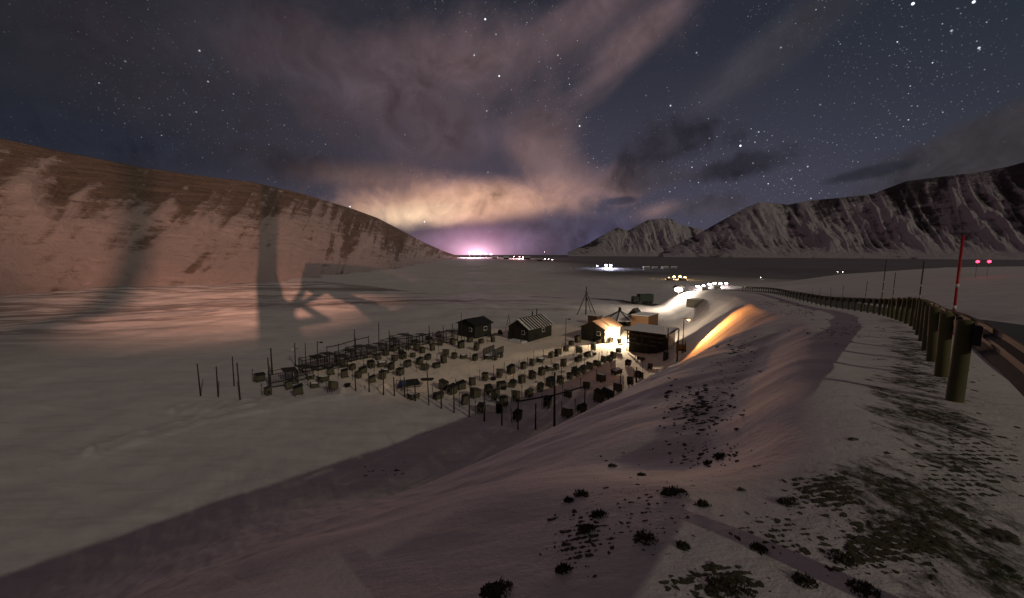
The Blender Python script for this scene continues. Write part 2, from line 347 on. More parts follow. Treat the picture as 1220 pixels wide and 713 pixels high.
def mountain_mat(name, rock_a, rock_b, snow_c, strata, thr=.5, k=1., fine=1.):
    m, N, b = material(name, .9, .1)
    P = N.n('ShaderNodeNewGeometry').outputs['Position']
    at = lambda n: N.n('ShaderNodeAttribute', attribute_name=n).outputs['Fac']
    sp = N.n('ShaderNodeSeparateXYZ'); N.put(sp.inputs[0], P)
    warp = N.noise(P, .006 * k, 5, .6)
    cz = N.n('ShaderNodeCombineXYZ'); N.put(cz.inputs[0], N.m('MULTIPLY', sp.outputs[0], .006 * k)); N.put(cz.inputs[1], N.m('MULTIPLY', sp.outputs[1], .006 * k))
    N.put(cz.inputs[2], N.m('MULTIPLY', N.m('MULTIPLY_ADD', warp, 22. / k, sp.outputs[2]), strata))
    band = N.noise(cz.outputs[0], 1., 9, .7)                       # level rock strata
    cf = N.n('ShaderNodeCombineXYZ'); N.put(cf.inputs[0], N.m('MULTIPLY_ADD', warp, 26. / k, at('mu'))); N.put(cf.inputs[1], N.m('MULTIPLY', at('mv'), 24. / k))
    fall = N.noise(cf.outputs[0], .035 * k, 9, .72, .5)            # runnels down the fall line
    n2 = N.noise(P, .02 * k, 10, .72); n3 = N.noise(P, .12 * k, 8, .75)
    rock = N.mix(N.sstep(band, .35, .65), rock_a, rock_b)
    rock = N.mix(N.m('MULTIPLY', n3, .5), rock, tuple(v * .45 for v in rock_a[:3]) + (1,))
    f = N.m('ADD', N.m('MULTIPLY', band, .38), N.m('ADD', N.m('MULTIPLY', fall, .30), N.m('ADD', N.m('MULTIPLY', n2, .16), N.m('MULTIPLY', n3, .16))))
    f = N.sstep(N.m('ADD', f, N.m('MULTIPLY', N.m('SUBTRACT', at('rock'), .5), .40)), thr - .06, thr + .06)
    c = N.mix(N.m('MULTIPLY', f, .92), snow_c, rock)
    N.put(b.inputs[0], c); bump(N, b, N.m('ADD', N.m('ADD', n2, fall), N.m('ADD', N.m('MULTIPLY', band, .7), N.m('MULTIPLY', n3, .5))), .8, 16. / k)
    return m
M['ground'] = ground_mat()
M['mountain'] = mountain_mat('brown_rock_and_snow', (.13, .092, .066, 1), (.29, .205, .155, 1), (.52, .425, .395, 1), .12, .50)
M['far'] = mountain_mat('dark_rock_and_snow', (.022, .020, .023, 1), (.065, .058, .062, 1), (.40, .37, .385, 1), .014, .49, .45)
M['wood'] = simple('grey_weathered_plywood', (.095, .085, .055), .85, .45, 3., (1, 1, 5))
M['wood_d'] = simple('dark_stained_wood', (.030, .028, .022), .8, .45, 3., (1, 1, 5))
M['wood_o'] = simple('brown_planed_wood', (.16, .085, .045), .8, .4, 3., (1, 1, 4))
M['pole'] = simple('dark_weathered_pole', (.035, .030, .026), .85, .4, 6., (1, 1, .3))
M['post'] = simple('mossy_timber_post', (.085, .078, .034), .85, .4, 5., (1, 1, .25))
M['steel'] = simple('galvanised_steel', (.05, .05, .05), .75, .3, 8., metal=0., spec=.08)
M['felt'] = simple('black_roofing_felt', (.016, .016, .015), .9, .4, 5.)
M['dark'] = simple('doorway_shade', (.004, .004, .004), .9, .1)
M['snow'] = simple('settled_snow', (.72, .70, .69), .65, .1, 3.)
M['red'] = simple('red_paint', (.42, .016, .02), .5, .15)
M['rust'] = simple('faded_dark_red_paint', (.06, .018, .016), .7, .3)
M['white'] = simple('white_paint', (.74, .72, .68), .6, .1)
M['green'] = simple('dark_green_paint', (.035, .05, .038), .6, .25)
M['cont'] = simple('faded_container_paint', (.25, .24, .20), .6, .25)
M['asphalt'] = simple('icy_asphalt', (.05, .049, .046), .6, .5, 1.5)
M['turf'] = simple('frozen_turf', (.048, .046, .026), .95, .7, 14.)
M['rock'] = simple('grey_stone', (.07, .066, .048), .9, .5, 9.)
M['tarp'] = simple('blue_tarpaulin', (.03, .05, .14), .5, .3)
M['rubber'] = simple('black_rubber', (.01, .01, .01), .8, .2)
M['glass'] = simple('dark_window_glass', (.02, .022, .025), .15, .1, spec=.6)

# ------------------------------------------------------------------ mesh helpers
def tag(o, label=None, cat=None, group=None, kind=None):
    for k, v in (('label', label), ('category', cat), ('group', group), ('kind', kind)):
        if v: o[k] = v
    return o
def link(name, me, mat, parent=None, loc=None):
    o = bpy.data.objects.new(name, me); COL.objects.link(o)
    if mat is not None and not me.materials: me.materials.append(mat)
    if parent is not None: o.parent = parent
    if loc is not None: o.location = loc
    return o
def empty(name, loc, rz=0.):
    o = bpy.data.objects.new(name, None); COL.objects.link(o); o.location = loc; o.rotation_euler = (0, 0, rz); o.empty_display_size = .2; return o
class MB:
    def __init__(s): s.v = []; s.f = []
    def add(s, vs, fs):
        k = len(s.v); s.v += [tuple(map(float, q)) for q in vs]; s.f += [tuple(i + k for i in f) for f in fs]; return s
    def box(s, c, d, rot=None, taper=1.):
        hx, hy, hz = d[0] / 2, d[1] / 2, d[2] / 2; vs = []
        for z in (-1, 1):
            t = taper if z > 0 else 1
            vs += [Vector((x * hx * t, y * hy * t, z * hz)) for x, y in ((-1, -1), (1, -1), (1, 1), (-1, 1))]
        if rot is not None: vs = [rot @ q for q in vs]
        return s.add([q + Vector(c) for q in vs], [(3, 2, 1, 0), (4, 5, 6, 7), (0, 1, 5, 4), (1, 2, 6, 5), (2, 3, 7, 6), (3, 0, 4, 7)])
    def tube(s, a, b, r0, r1=None, n=8):
        a, b = Vector(a), Vector(b); r1 = r0 if r1 is None else r1; d = (b - a).normalized()
        u = d.orthogonal().normalized(); w = d.cross(u); vs = []
        for p, r in ((a, r0), (b, r1)):
            vs += [p + (u * math.cos(2 * math.pi * i / n) + w * math.sin(2 * math.pi * i / n)) * r for i in range(n)]
        return s.add(vs, [(i, (i + 1) % n, n + (i + 1) % n, n + i) for i in range(n)] + [tuple(range(n - 1, -1, -1)), tuple(range(n, 2 * n))])
    def bar(s, a, b, w, h):
        a, b = Vector(a), Vector(b); d = b - a; q = d.to_track_quat('X', 'Z').to_matrix()
        return s.box((a + b) / 2, (d.length, w, h), q)
    def mesh(s, name, smooth=False):
        me = bpy.data.meshes.new(name); me.from_pydata(s.v, [], s.f); me.update()
        if smooth: me.polygons.foreach_set('use_smooth', [True] * len(me.polygons))
        return me
    def build(s, name, mat, parent=None, smooth=False, loc=None): return link(name, s.mesh(name, smooth), mat, parent, loc)
def copy_tree(o, parent=None):
    c = o.copy(); COL.objects.link(c); c.parent = parent
    for ch in list(o.children): copy_tree(ch, c)
    return c
def gridmesh(name, X, Y, Z, closed=False):
    nr, nc = X.shape; v = np.stack([X, Y, Z], -1).reshape(-1, 3)
    j = np.arange(nc if closed else nc - 1); i = np.arange(nr - 1); I, J = np.meshgrid(i, j, indexing='ij'); J2 = (J + 1) % nc
    f = np.stack([I * nc + J, I * nc + J2, (I + 1) * nc + J2, (I + 1) * nc + J], -1).reshape(-1, 4)
    me = bpy.data.meshes.new(name); me.vertices.add(len(v)); me.vertices.foreach_set('co', v.astype(np.float32).ravel())
    me.loops.add(f.size); me.loops.foreach_set('vertex_index', f.astype(np.int32).ravel())
    me.polygons.add(len(f)); me.polygons.foreach_set('loop_start', np.arange(0, f.size, 4, dtype=np.int32))
    me.polygons.foreach_set('use_smooth', np.ones(len(f), bool)); me.update(calc_edges=True); me.validate(); return me
def attr(me, name, val):
    a = me.attributes.new(name, 'FLOAT', 'POINT'); a.data.foreach_set('value', np.asarray(val, np.float32).ravel())

# ------------------------------------------------------------------ ground sheet
def build_ground():
    fine = np.radians(np.linspace(-58, 58, 861)); rest = np.radians(np.linspace(58, 302, 130)[1:-1])
    az = np.concatenate([fine, rest]); r = np.concatenate([[.02, .3, .6], np.geomspace(.9, 26000, 640)])
    Rr, Az = np.meshgrid(r, az, indexing='ij'); X, Y = Rr * np.sin(Az), Rr * np.cos(Az)
    Z = height(X, Y)
    me = gridmesh('ground', X, Y, Z, closed=True)
    s, a, zr = railcoord(X, Y); s, a = s.reshape(X.shape), a.reshape(X.shape)
    poly = [ground(*q, 22.) for q in ((300, 474), (420, 474), (541, 494), (622, 513), (802, 432), (806, 388), (640, 388), (545, 398), (400, 425), (300, 452))]
    yard = np.ones(X.shape)
    for p, q in zip(poly, poly[1:] + poly[:1]):
        e = Vector((q.x - p.x, q.y - p.y)); e.normalize()
        yard = np.minimum(yard, ss(-2.5, 2.5, -(X - p.x) * e.y + (Y - p.y) * e.x + (fbm(X * .3, Y * .3, 3, 12) - .5) * 4))
    attr(me, 'yard', yard)
    attr(me, 'valley', ss(65, 130, Rr) * (1 - ss(-30, 0, -s) * 0) * ss(18, 40, s))
    # far plain on the right, darkened in colour where the light does not reach
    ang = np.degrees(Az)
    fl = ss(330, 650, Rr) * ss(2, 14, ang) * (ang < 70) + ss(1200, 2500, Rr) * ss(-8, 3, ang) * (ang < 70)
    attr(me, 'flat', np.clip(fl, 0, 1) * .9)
    b = (.36 + .2 * (fbm(X * .8, Y * .8, 3, 88) - .5)) * np.exp(-((s - .2) / 1.4) ** 2) * (1 - ss(16, 40, a)) * ss(-30, -2, a)
    b += .16 * np.exp(-((s - .3) / .7) ** 2) * (1 - ss(60, 110, a))
    b -= .5 * ((s < -.55) & (s > -6))
    for (px, py, w, h_, k) in PATCH:
        p = ground(px, py); d = dep(p); q = ground(px, py + max(3, h_ * .5)); rx = w / F * d; ry = max(rx * .35, abs(p.y - q.y) * 1.6)
        b = np.maximum(b, (k + .10) * np.exp(-(((X - p.x) / rx) ** 2 + ((Y - p.y) / ry) ** 2) ** 1.2))
    attr(me, 'bare', np.clip(b, 0, 1))
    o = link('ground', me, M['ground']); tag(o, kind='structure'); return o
PATCH = [(835, 488, 42, 30, .30), (882, 420, 22, 16, .28), (690, 645, 26, 34, .22), (860, 700, 55, 16, .26), (985, 590, 45, 24, .30), (1060, 650, 60, 30, .27), (1130, 690, 70, 25, .3),
         (805, 585, 24, 14, .2), (1150, 560, 60, 40, .27), (1120, 440, 50, 26, .26), (845, 545, 40, 10, .16), (955, 372, 20, 6, .25), (930, 362, 26, 5, .3), (760, 640, 26, 5, .15), (1000, 660, 20, 20, .2),
         (40, 575, 60, 14, .2), (90, 565, 30, 8, .2), (335, 530, 30, 6, .15), (590, 705, 40, 10, .25), (450, 560, 20, 6, .14), (385, 575, 14, 5, .12)]
build_ground()

# ------------------------------------------------------------------ mountains
def range_mesh(name, ridge, foot, mat, nu, nv, gully, gfreq, seed, back=.5, prof=(.3, .7, 2.2), cover=.5, tilt=0., lowcut=.05, drop=.5, gk=.9, low=False):
    """ridge: (px, py, depth) of the skyline; foot: (px, depth) of the base"""
    rp = np.array([[*(d * ray(px, py))] for px, py, d in ridge]); fp = np.array([[*(d * ray(px, 303))] for px, d in foot]); fp[:, 2] = (height(fp[:, 0], fp[:, 1]) - CAMZ - 1.5) if low else -36
    def res(P, n):
        d = np.concatenate([[0], np.cumsum(np.linalg.norm(np.diff(P[:, :2], axis=0), axis=1))]); t = np.linspace(0, d[-1], n)
        return np.stack([np.interp(t, d, P[:, i]) for i in range(3)], -1), t
    pr = np.array([p[0] for p in ridge], float); pf = np.array([p[0] for p in foot], float)
    pu = np.linspace(pr[0], pr[-1], nu)
    ri = np.stack([np.interp(pu, pr, rp[:, i]) for i in range(3)], -1); fo = np.stack([np.interp(pu, pf, fp[:, i]) for i in range(3)], -1)
    t = np.concatenate([[0], np.cumsum(np.linalg.norm(np.diff(ri[:, :2], axis=0), axis=1))])
    v = np.concatenate([np.linspace(0, 1, nv), 1 + np.linspace(0, back, nv // 4)[1:]])
    U, Vv = np.meshgrid(t, v, indexing='ij')
    front = np.clip(Vv, 0, 1)
    X = fo[:, 0:1] + (ri[:, 0:1] - fo[:, 0:1]) * Vv; Y = fo[:, 1:2] + (ri[:, 1:2] - fo[:, 1:2]) * Vv
    H = (ri[:, 2:3] - fo[:, 2:3])
    f = prof[0] * front + prof[1] * front ** prof[2]
    env = np.sin(np.pi * np.clip(front, 0, 1)) ** .6 * ss(lowcut, lowcut + .35, front)
    w = (fbm(U * gfreq * .8, front * 1.2, 3, seed + 3) - .5) * .7
    g = ridged(U * gfreq + w + tilt * front, front * .9 + 5, 4, seed) - .5
    g2 = ridged(U * gfreq * 4.3 + w * 1.5 + tilt * front * 4, front * 2.5 + 1, 4, seed + 9) - .5
    Z = fo[:, 2:3] + H * f + H * gully * env * (g + .4 * g2) + H * .03 * (fbm(X * .012, Y * .012, 4, seed) - .5) * env
    Z = np.where(Vv > 1, fo[:, 2:3] + H * (1 - .55 * (Vv - 1)), Z)
    # skyline stays on the ridge, so the crest is uneven only slightly
    me = gridmesh(name, X, Y, Z + CAMZ)
    rock = cover + .5 * (front - .5) - gk * (g + .6 * g2)
    rock = rock + (front - .46) * .9 * drop
    attr(me, 'rock', np.clip(rock, 0, 1)); attr(me, 'mu', U + 0 * Vv); attr(me, 'mv', np.clip(Vv, 0, 2) * 20)
    o = link(name, me, mat); tag(o, kind='structure'); return o
range_mesh('mountain', [(-700, 150, 420), (-350, 132, 560), (-120, 150, 720), (0, 165, 820), (60, 178, 860), (120, 190, 900), (165, 199, 950), (240, 210, 1030), (300, 217, 1130), (360, 231, 1300), (420, 249, 1600),
                        (450, 260, 1800), (475, 273, 2050), (505, 289, 2400), (530, 300, 2800), (545, 305, 3000)],
           [(-700, 130), (-350, 150), (-120, 175), (0, 200), (150, 240), (300, 340), (420, 640), (500, 1400), (545, 2700)], M['mountain'], 800, 220, .13, .0075, 21, prof=(.06, .94, 2.1), cover=.55, tilt=-1.6, lowcut=.35, drop=.18, gk=.8, low=True)
range_mesh('mountain', [(676, 301, 9000), (700, 291, 9000), (722, 278, 9000), (736, 271, 9000), (748, 275, 8800), (772, 262, 8500), (797, 260, 8200), (812, 268, 8000), (832, 273, 7600), (850, 276, 7400), (900, 285, 7000)],
           [(676, 7600), (800, 6200), (900, 5200)], M['far'], 420, 150, .24, .0022, 51, cover=.36, tilt=.9, drop=-.1, prof=(.35, .65, 2.2))
range_mesh('mountain', [(790, 300, 6600), (830, 280, 6300), (860, 263, 6000), (890, 247, 5800), (905, 241, 5700), (940, 244, 5500), (965, 239, 5300), (1000, 236, 5000), (1040, 231, 4700), (1080, 216, 4400), (1120, 211, 4200), (1160, 206, 3900),
                        (1200, 199, 3700), (1240, 188, 3500), (1330, 170, 3200), (1600, 150, 2700)],
           [(790, 5400), (905, 4200), (1000, 3500), (1100, 2900), (1240, 2400), (1600, 1900)], M['far'], 900, 200, .20, .0024, 61, cover=.46, tilt=1.1, drop=-.1, prof=(.25, .75, 2.2))

# ------------------------------------------------------------------ road
def at_rail(a, off):
    """point at arc length a, off metres left of the rail line"""
    x, y = np.interp(a, RA, RP[:, 0]), np.interp(a, RA, RP[:, 1]); tx, ty = np.interp(a, RA, RT[:, 0]), np.interp(a, RA, RT[:, 1]); l = math.hypot(tx, ty)
    return x - ty / l * off, y + tx / l * off, (tx / l, ty / l)
def build_road():
    al = np.concatenate([np.arange(-60, 40, .5), np.arange(40, RA[-1] - 2, 1.5)]); of = np.linspace(-.75, -5.1, 9)
    X = np.zeros((len(al), len(of))); Y = X.copy()
    for i, a in enumerate(al):
        for j, o in enumerate(of): X[i, j], Y[i, j], _ = at_rail(a, o)
    Z = height(X, Y) + .035
    tag(link('road', gridmesh('road', X, Y, Z), M['asphalt']), kind='structure')
build_road()

# ------------------------------------------------------------------ guardrail along the road
def build_guardrail():
    x0, y0, _ = at_rail(4.0, 0); g = empty('guardrail', (x0, y0, zat(x0, y0)))
    tag(g, 'long roadside guardrail of round timber posts with a steel beam', 'guardrail')
    inv = Vector(g.location)
    pm = MB(); n = 14
    prof = [(.0, .07), (.86, .067), (.885, .06), (.895, .04)]; vs = []; fs = []
    for z, r in [(-.35, .07)] + prof:
        vs += [(r * math.cos(2 * math.pi * i / n), r * math.sin(2 * math.pi * i / n), z) for i in range(n)]
    for k in range(len(prof)):
        fs += [(k * n + i, k * n + (i + 1) % n, (k + 1) * n + (i + 1) % n, (k + 1) * n + i) for i in range(n)]
    fs.append(tuple(len(prof) * n + i for i in range(n)))
    me = pm.add(vs, fs).mesh('post', True)
    k = 0; posts = []; a = 5.35 - 1.62 * 3 - .9
    while a < 92:
        if 2.2 < a < 4.9: a = 5.35
        x, y, t = at_rail(a, 0); o = link('post', me, M['post'], g, Vector((x, y, zat(x, y) + random.uniform(-.02, .02))) - inv)
        o.rotation_euler = (R(random.uniform(-2, 2)), R(random.uniform(-2, 2)), random.uniform(0, 6)); posts.append(a)
        a += 1.62 + random.uniform(-.05, .05)
    # W-beam, one length per two posts, on the road side
    W_ = [(.0, .57), (.035, .60), (.07, .63), (.07, .68), (.02, .71), (.02, .74), (.07, .77), (.07, .82), (.035, .85), (.0, .88)]
    for i in range(0, len(posts) - 3, 3):
        aa = np.linspace(posts[i], posts[i + 3], 7); vs = []; fs = []; m = len(W_)
        for q in aa:
            for (dn, dz) in W_:
                x, y, _ = at_rail(q, -.12 - dn); xx, yy, _ = at_rail(q, 0); vs.append(Vector((x, y, zat(xx, yy) + dz)) - inv)
        for r_ in range(len(aa) - 1):
            fs += [(r_ * m + j, r_ * m + j + 1, (r_ + 1) * m + j + 1, (r_ + 1) * m + j) for j in range(m - 1)]
        me2 = MB().add(vs, fs).mesh('rail_beam', False); o = link('rail_beam', me2, M['steel'], g)
        so = o.modifiers.new('s', 'SOLIDIFY'); so.thickness = .004
    for q in posts:
        x, y, _ = at_rail(q, -.095); xx, yy, t = at_rail(q, 0)
        b = MB().box((0, 0, 0), (.12, .06, .2)).build('spacer_block', M['steel'], g); b.location = Vector((x, y, zat(xx, yy) + .725)) - inv; b.rotation_euler = (0, 0, math.atan2(t[1], t[0]))
build_guardrail()

# ------------------------------------------------------------------ snow poles along the road
def snow_pole(x, y, h, label, r=.022, bands=2, mat='red'):
    t = empty('snow_pole', (x, y, zat(x, y))); tag(t, label, 'pole', 'snow poles along the road')
    MB().tube((0, 0, -.25), (0, 0, h), r, r * .85, 10).build('shaft', M[mat], t, True)
    for k in range(bands):
        z = h * (.60 - .17 * k); MB().tube((0, 0, z), (0, 0, z + .06), r * 1.12, r * 1.12, 10).build('reflective_band', M['white'], t, True)
    t.rotation_euler = (R(random.uniform(-1, 1)), R(random.uniform(-1, 1)), 0)
def pole_px(px, depth, topy, label, mat='rust'):
    d = depth * ray(px, 303); x, y = d[0], d[1]; p = depth * ray(px, topy); snow_pole(x, y, CAMZ + p[2] - zat(x, y), label, mat=mat)
pole_px(1145, 6.3, 281, 'thick red snow pole with white bands behind the guardrail posts', 'red')
pole_px(1101, 13.4, 311, 'thin dark red snow pole rising over bend of guardrail, near the thick red pole')
pole_px(1055.5, 20.4, 310, 'tall dark snow pole standing against the guardrail posts')
for px, d, ty in ((1069, 24, 325), (1036, 30, 335), (1008.5, 38, 341), (994, 46, 343), (981, 53, 344), (972, 60, 345)):
    pole_px(px, d, ty, 'small distant snow pole on the far side of the road')
# two red warning lamps on the rise right of the road
M['redlamp'] = emitter('red_lamp_glow', (1., .02, .05), 12.)
for px in (1161.8, 1175.5):
    g_ = ground(px, 331, 12.); x, y, z = g_; h = CAMZ + (dep(g_) * ray(px, 312.5))[2] - z
    t = empty('warning_lamp', (x, y, z)); tag(t, 'glowing red warning lamp on a stake on the snowy rise', 'lamp', 'pair of red warning lamps')
    MB().tube((0, 0, -.3), (0, 0, h), .02, .02, 6).build('stake', M['pole'], t)
    hd = MB().tube((0, 0, 0), (0, 0, .2), .16, .16, 10).build('lamp_housing', M['rubber'], t); hd.location = (0, 0, h)
    b = MB().tube((-.05, -.16, .08), (0, -.04, .08), .17, .19, 14).build('lens', M['redlamp'], hd)
    l = bpy.data.lights.new('warning_lamp_light', 'POINT'); l.energy = 4; l.color = (1, .05, .08); l.shadow_soft_size = .05
    lo = bpy.data.objects.new('warning_lamp_light', l); COL.objects.link(lo); lo.parent = t; lo.location = (0, -.25, h + .08)
_ground = ground
def ground(px, py, tmin=22., tmax=4000.): return _ground(px, py, tmin, tmax)
# ------------------------------------------------------------------ kennel yard: dog houses
YAW = R(50)                                   # the yard's rows run parallel to the road
def rotm(rz): return Matrix.Rotation(rz, 3, 'Z')
def make_dog_house(kind):
    t = empty('dog_house', (0, 0, 0))
    w, l, h, s = ((.95, 1.05, .85, .26), (1.0, 1.2, .72, 0.), (.9, .95, 1.0, .04), (1.1, 1.25, .62, -.16), (.8, .8, 1.2, -.2))[kind]
    z0 = .28
    # hollow box of four plank walls and a floor
    hb = h + s
    b = MB()
    b.add([(-l / 2, -w / 2, z0), (l / 2, -w / 2, z0), (l / 2, w / 2, z0), (-l / 2, w / 2, z0), (-l / 2, -w / 2, z0 + h), (l / 2, -w / 2, z0 + hb), (l / 2, w / 2, z0 + hb), (-l / 2, w / 2, z0 + h)],
          [(3, 2, 1, 0), (4, 5, 6, 7), (0, 1, 5, 4), (1, 2, 6, 5), (2, 3, 7, 6), (3, 0, 4, 7)])
    body = b.build('body', M['wood'], t)
    for x in (-l / 2, l / 2):
        for y in (-w / 2, w / 2):
            MB().box((x, y, z0 + h * .48), (.07, .07, h * .9)).build('corner_batten', M['wood'], body)
    q = Matrix.Rotation(-math.atan2(s, l), 3, 'Y')
    if kind == 1:
        MB().add([(x, y, z) for x in (-l / 2, l / 2) for (y, z) in ((-w / 2, z0 + h - .02), (w / 2, z0 + h - .02), (0, z0 + h + .3))], [(0, 2, 1), (3, 4, 5), (0, 1, 4, 3), (1, 2, 5, 4), (2, 0, 3, 5)]).build('gable', M['wood'], t)
        for sg in (-1, 1):
            qq = Matrix.Rotation(-sg * math.atan2(.3, w / 2), 3, 'X'); MB().box((0, sg * w * .27, z0 + h + .165), (l * 1.2, math.hypot(w / 2, .3) * 1.15, .04), qq).build('roof_panel', M['felt'], t)
    else:
        r = MB().box((0, 0, z0 + h + s / 2 + .035), (l * 1.2, w * 1.18, .05), q).build('roof', M['felt'], t)
        if kind == 3: MB().box((0.02, 0, z0 + h + s / 2 + .095), (l * .9, w * .8, .07), q, .75).build('roof_snow', M['snow'], r)
    d = MB().box((-l / 2 - .012, .12, z0 + .38), (.02, .34, .46)).build('doorway', M['dark'], t)  # dark plate paints the shade inside the doorway
    for y in (-.2, .2): MB().box((-l / 2 - .02, .12 + y, z0 + .38), (.035, .06, .54)).build('door_frame', M['wood'], d)
    for y in (-w * .36, w * .36):
        MB().box((0, y, z0 - .06), (l * 1.25, .1, .12)).build('skid', M['pole'], t)
        for x in (-l * .4, l * .4): MB().box((x, y, (z0 - .12) / 2 - .15), (.09, .09, z0 - .12 + .3)).build('leg', M['pole'], t)
    return t
PROTO = [make_dog_house(k) for k in range(5)]; used = [False] * 5
KIND = ('slant roofed', 'gable roofed', 'square flat roofed', 'low snow topped', 'tall narrow')
def dog_house(px, py, label, group, rz=None):
    k = random.choice((0, 0, 1, 2, 3, 4)); p = ground(px, py)
    o = copy_tree(PROTO[k]) if used[k] else PROTO[k]; used[k] = True
    sc = random.uniform(.56, .74)
    o.location = p; o.scale = (sc, sc, sc * random.uniform(.8, 1.15)); o.rotation_euler = (R(random.uniform(-7, 7)), R(random.uniform(-7, 7)), (YAW if rz is None else rz) + R(random.uniform(-24, 24)) + random.choice((0, 0, math.pi, math.pi / 2)))
    tag(o, KIND[k] + ' dog house ' + label, 'dog house', group)
LIT = [(549, 464), (578, 454), (609, 446), (623.5, 440), (643.5, 431.5), (656.5, 426.5), (674, 419.5), (553, 482.5), (582.5, 469), (611, 461), (634, 452), (654.5, 442), (671, 437.5), (615, 478), (643.5, 466), (667, 457.5),
       (493, 475.5), (521.5, 475.5), (685.5, 448), (689, 431), (700, 426), (707, 418), (703, 440.5), (718.5, 433), (730, 428.5), (737, 421)]
LIT += [(563, 459.5), (595, 450), (634, 436), (665, 423.5), (597, 463.5), (622, 457), (645, 447.5), (663, 441), (600, 484), (630, 473), (655, 461), (679, 452), (694, 445), (711, 437), (725, 431.5), (690, 421), (538, 470), (528, 464), (566, 474), (590, 476)]
LAMPED = [(680.5, 412), (688.5, 408.5), (713.5, 409), (728, 408.5), (738, 410)]
DARK = [(573.5, 491.5), (616, 501), (651.5, 486), (676, 473.5), (699, 463), (716.5, 455), (734.5, 446), (748, 436.5), (713, 478.5), (736, 467), (751, 460), (676, 497), (692.5, 491), (763.5, 430), (774, 441), (761, 451), (724, 474)]
BACK = [(443, 439), (451, 429), (470, 430.5), (492, 426), (485.5, 437.5), (509.5, 429), (506.5, 441), (531, 423.5), (529, 433), (552, 427.5), (549.5, 415), (539.5, 411), (515.5, 418), (494.5, 408), (522.5, 402), (511, 405), (477, 447.5),
        (444, 456), (496, 418), (486, 416.5), (560, 408), (573.5, 409.5), (587.5, 408), (308.5, 455), (319.5, 471), (355.5, 470), (397, 465), (427, 451), (411, 450), (442, 438), (407, 437), (459, 445), (470, 419), (460, 424)]
BACK += [(375, 462), (385, 455), (420, 441), (432, 445), (456, 437), (466, 441), (480, 428), (500, 435), (520, 438.5), (541, 428), (524, 412), (503, 421), (478, 423), (567, 418), (566, 430), (345, 464), (370, 452), (395, 447), (455, 452)]
for p in LIT: dog_house(*p, 'of weathered plywood in the long moonlit rows of the yard', 'dog houses in the moonlit rows')
for p in LAMPED: dog_house(*p, 'caught in the glare of the bright cabin wall lamp', 'dog houses in the lamp glare')
for p in DARK: dog_house(*p, 'in the purple shade at the foot of the snowy slope', 'dog houses in the shade of the slope')
for p in BACK: dog_house(*p, 'in the scattered block between dark hut and poles', 'dog houses in the scattered block')
for k in range(5):
    if not used[k]: dog_house(560, 470, 'of weathered plywood in the long moonlit rows of the yard', 'dog houses in the moonlit rows')

cp = MB().tube((0, 0, -.3), (0, 0, 1.35), .03, .025, 6).mesh('shaft', True); cr = MB().tube((0, 0, 1.1), (0, 0, 1.16), .06, .06, 8).mesh('chain_ring')
for (px, py) in random.sample(LIT, 34) + random.sample(BACK, 40) + random.sample(DARK, 13):
    p = ground(px + random.uniform(-10, -5), py + random.uniform(-2, 3)); t = empty('chain_post', p); tag(t, 'slim chain post standing beside a dog house', 'post', 'chain posts of the yard')
    t.rotation_euler = (R(random.uniform(-4, 4)), R(random.uniform(-4, 4)), 0); link('shaft', cp, M['pole'], t); link('chain_ring', cr, M['steel'], t)
# ------------------------------------------------------------------ kennel pens and fences
def make_pen(L, W_, H, label):
    t = empty('kennel_pen', (0, 0, 0)); tag(t, label, 'kennel pen', 'wire kennel pens')
    for x in (-L / 2, L / 2):
        for y in (-W_ / 2, W_ / 2): MB().box((x, y, H / 2 - .2), (.09, .09, H + .4)).build('post', M['pole'], t)
    for y in (-W_ / 2, W_ / 2):
        MB().box((0, y, H - .04), (L - .09, .06, .08)).build('top_rail', M['pole'], t); MB().box((0, y, .18), (L - .09, .05, .12)).build('bottom_rail', M['pole'], t)
    for x in (-L / 2, L / 2):
        MB().box((x, 0, H - .04), (.06, W_ - .09, .08)).build('top_rail', M['pole'], t); MB().box((x, 0, .18), (.05, W_ - .09, .12)).build('bottom_rail', M['pole'], t)
    def panel(a, b):
        m = MB(); a, b = Vector(a), Vector(b); n = int((b - a).length / .22)
        for i in range(n + 1):
            p = a.lerp(b, i / n); m.bar(p + Vector((0, 0, .22)), p + Vector((0, 0, H - .06)), .016, .016)
        for z in np.arange(.35, H - .1, .26): m.bar(a + Vector((0, 0, z)), b + Vector((0, 0, z)), .014, .014)
        m.build('wire_panel', M['steel'], t)
    c = [(-L / 2, -W_ / 2, 0), (L / 2, -W_ / 2, 0), (L / 2, W_ / 2, 0), (-L / 2, W_ / 2, 0)]
    for i in range(4): panel(c[i], c[(i + 1) % 4])
    r = MB().box((L * .22, 0, H + .04), (L * .5, W_ * 1.08, .06), Matrix.Rotation(R(4), 3, 'Y')).build('roof_board', M['wood_d'], t)
    return t
pen0 = make_pen(2.6, 1.7, 1.75, 'low wire kennel pen with a boarded roof in the row of poles'); first = True
for (px, py, rz) in ((338, 458, 38), (357, 452, 60), (372, 441, 45), (386, 439, 52), (401, 438, 40), (412, 431, 50), (425, 428, 50), (436, 426, 44), (449, 421, 55), (465, 417, 50), (478, 413, 47), (500, 411, 50), (519, 409, 52), (535, 407, 46)):
    o = pen0 if first else copy_tree(pen0); first = False
    o.location = ground(px, py); o.rotation_euler = (0, 0, R(rz + random.uniform(-5, 5))); s = random.uniform(.8, 1.05); o.scale = (s, s, s * random.uniform(.85, 1.1))
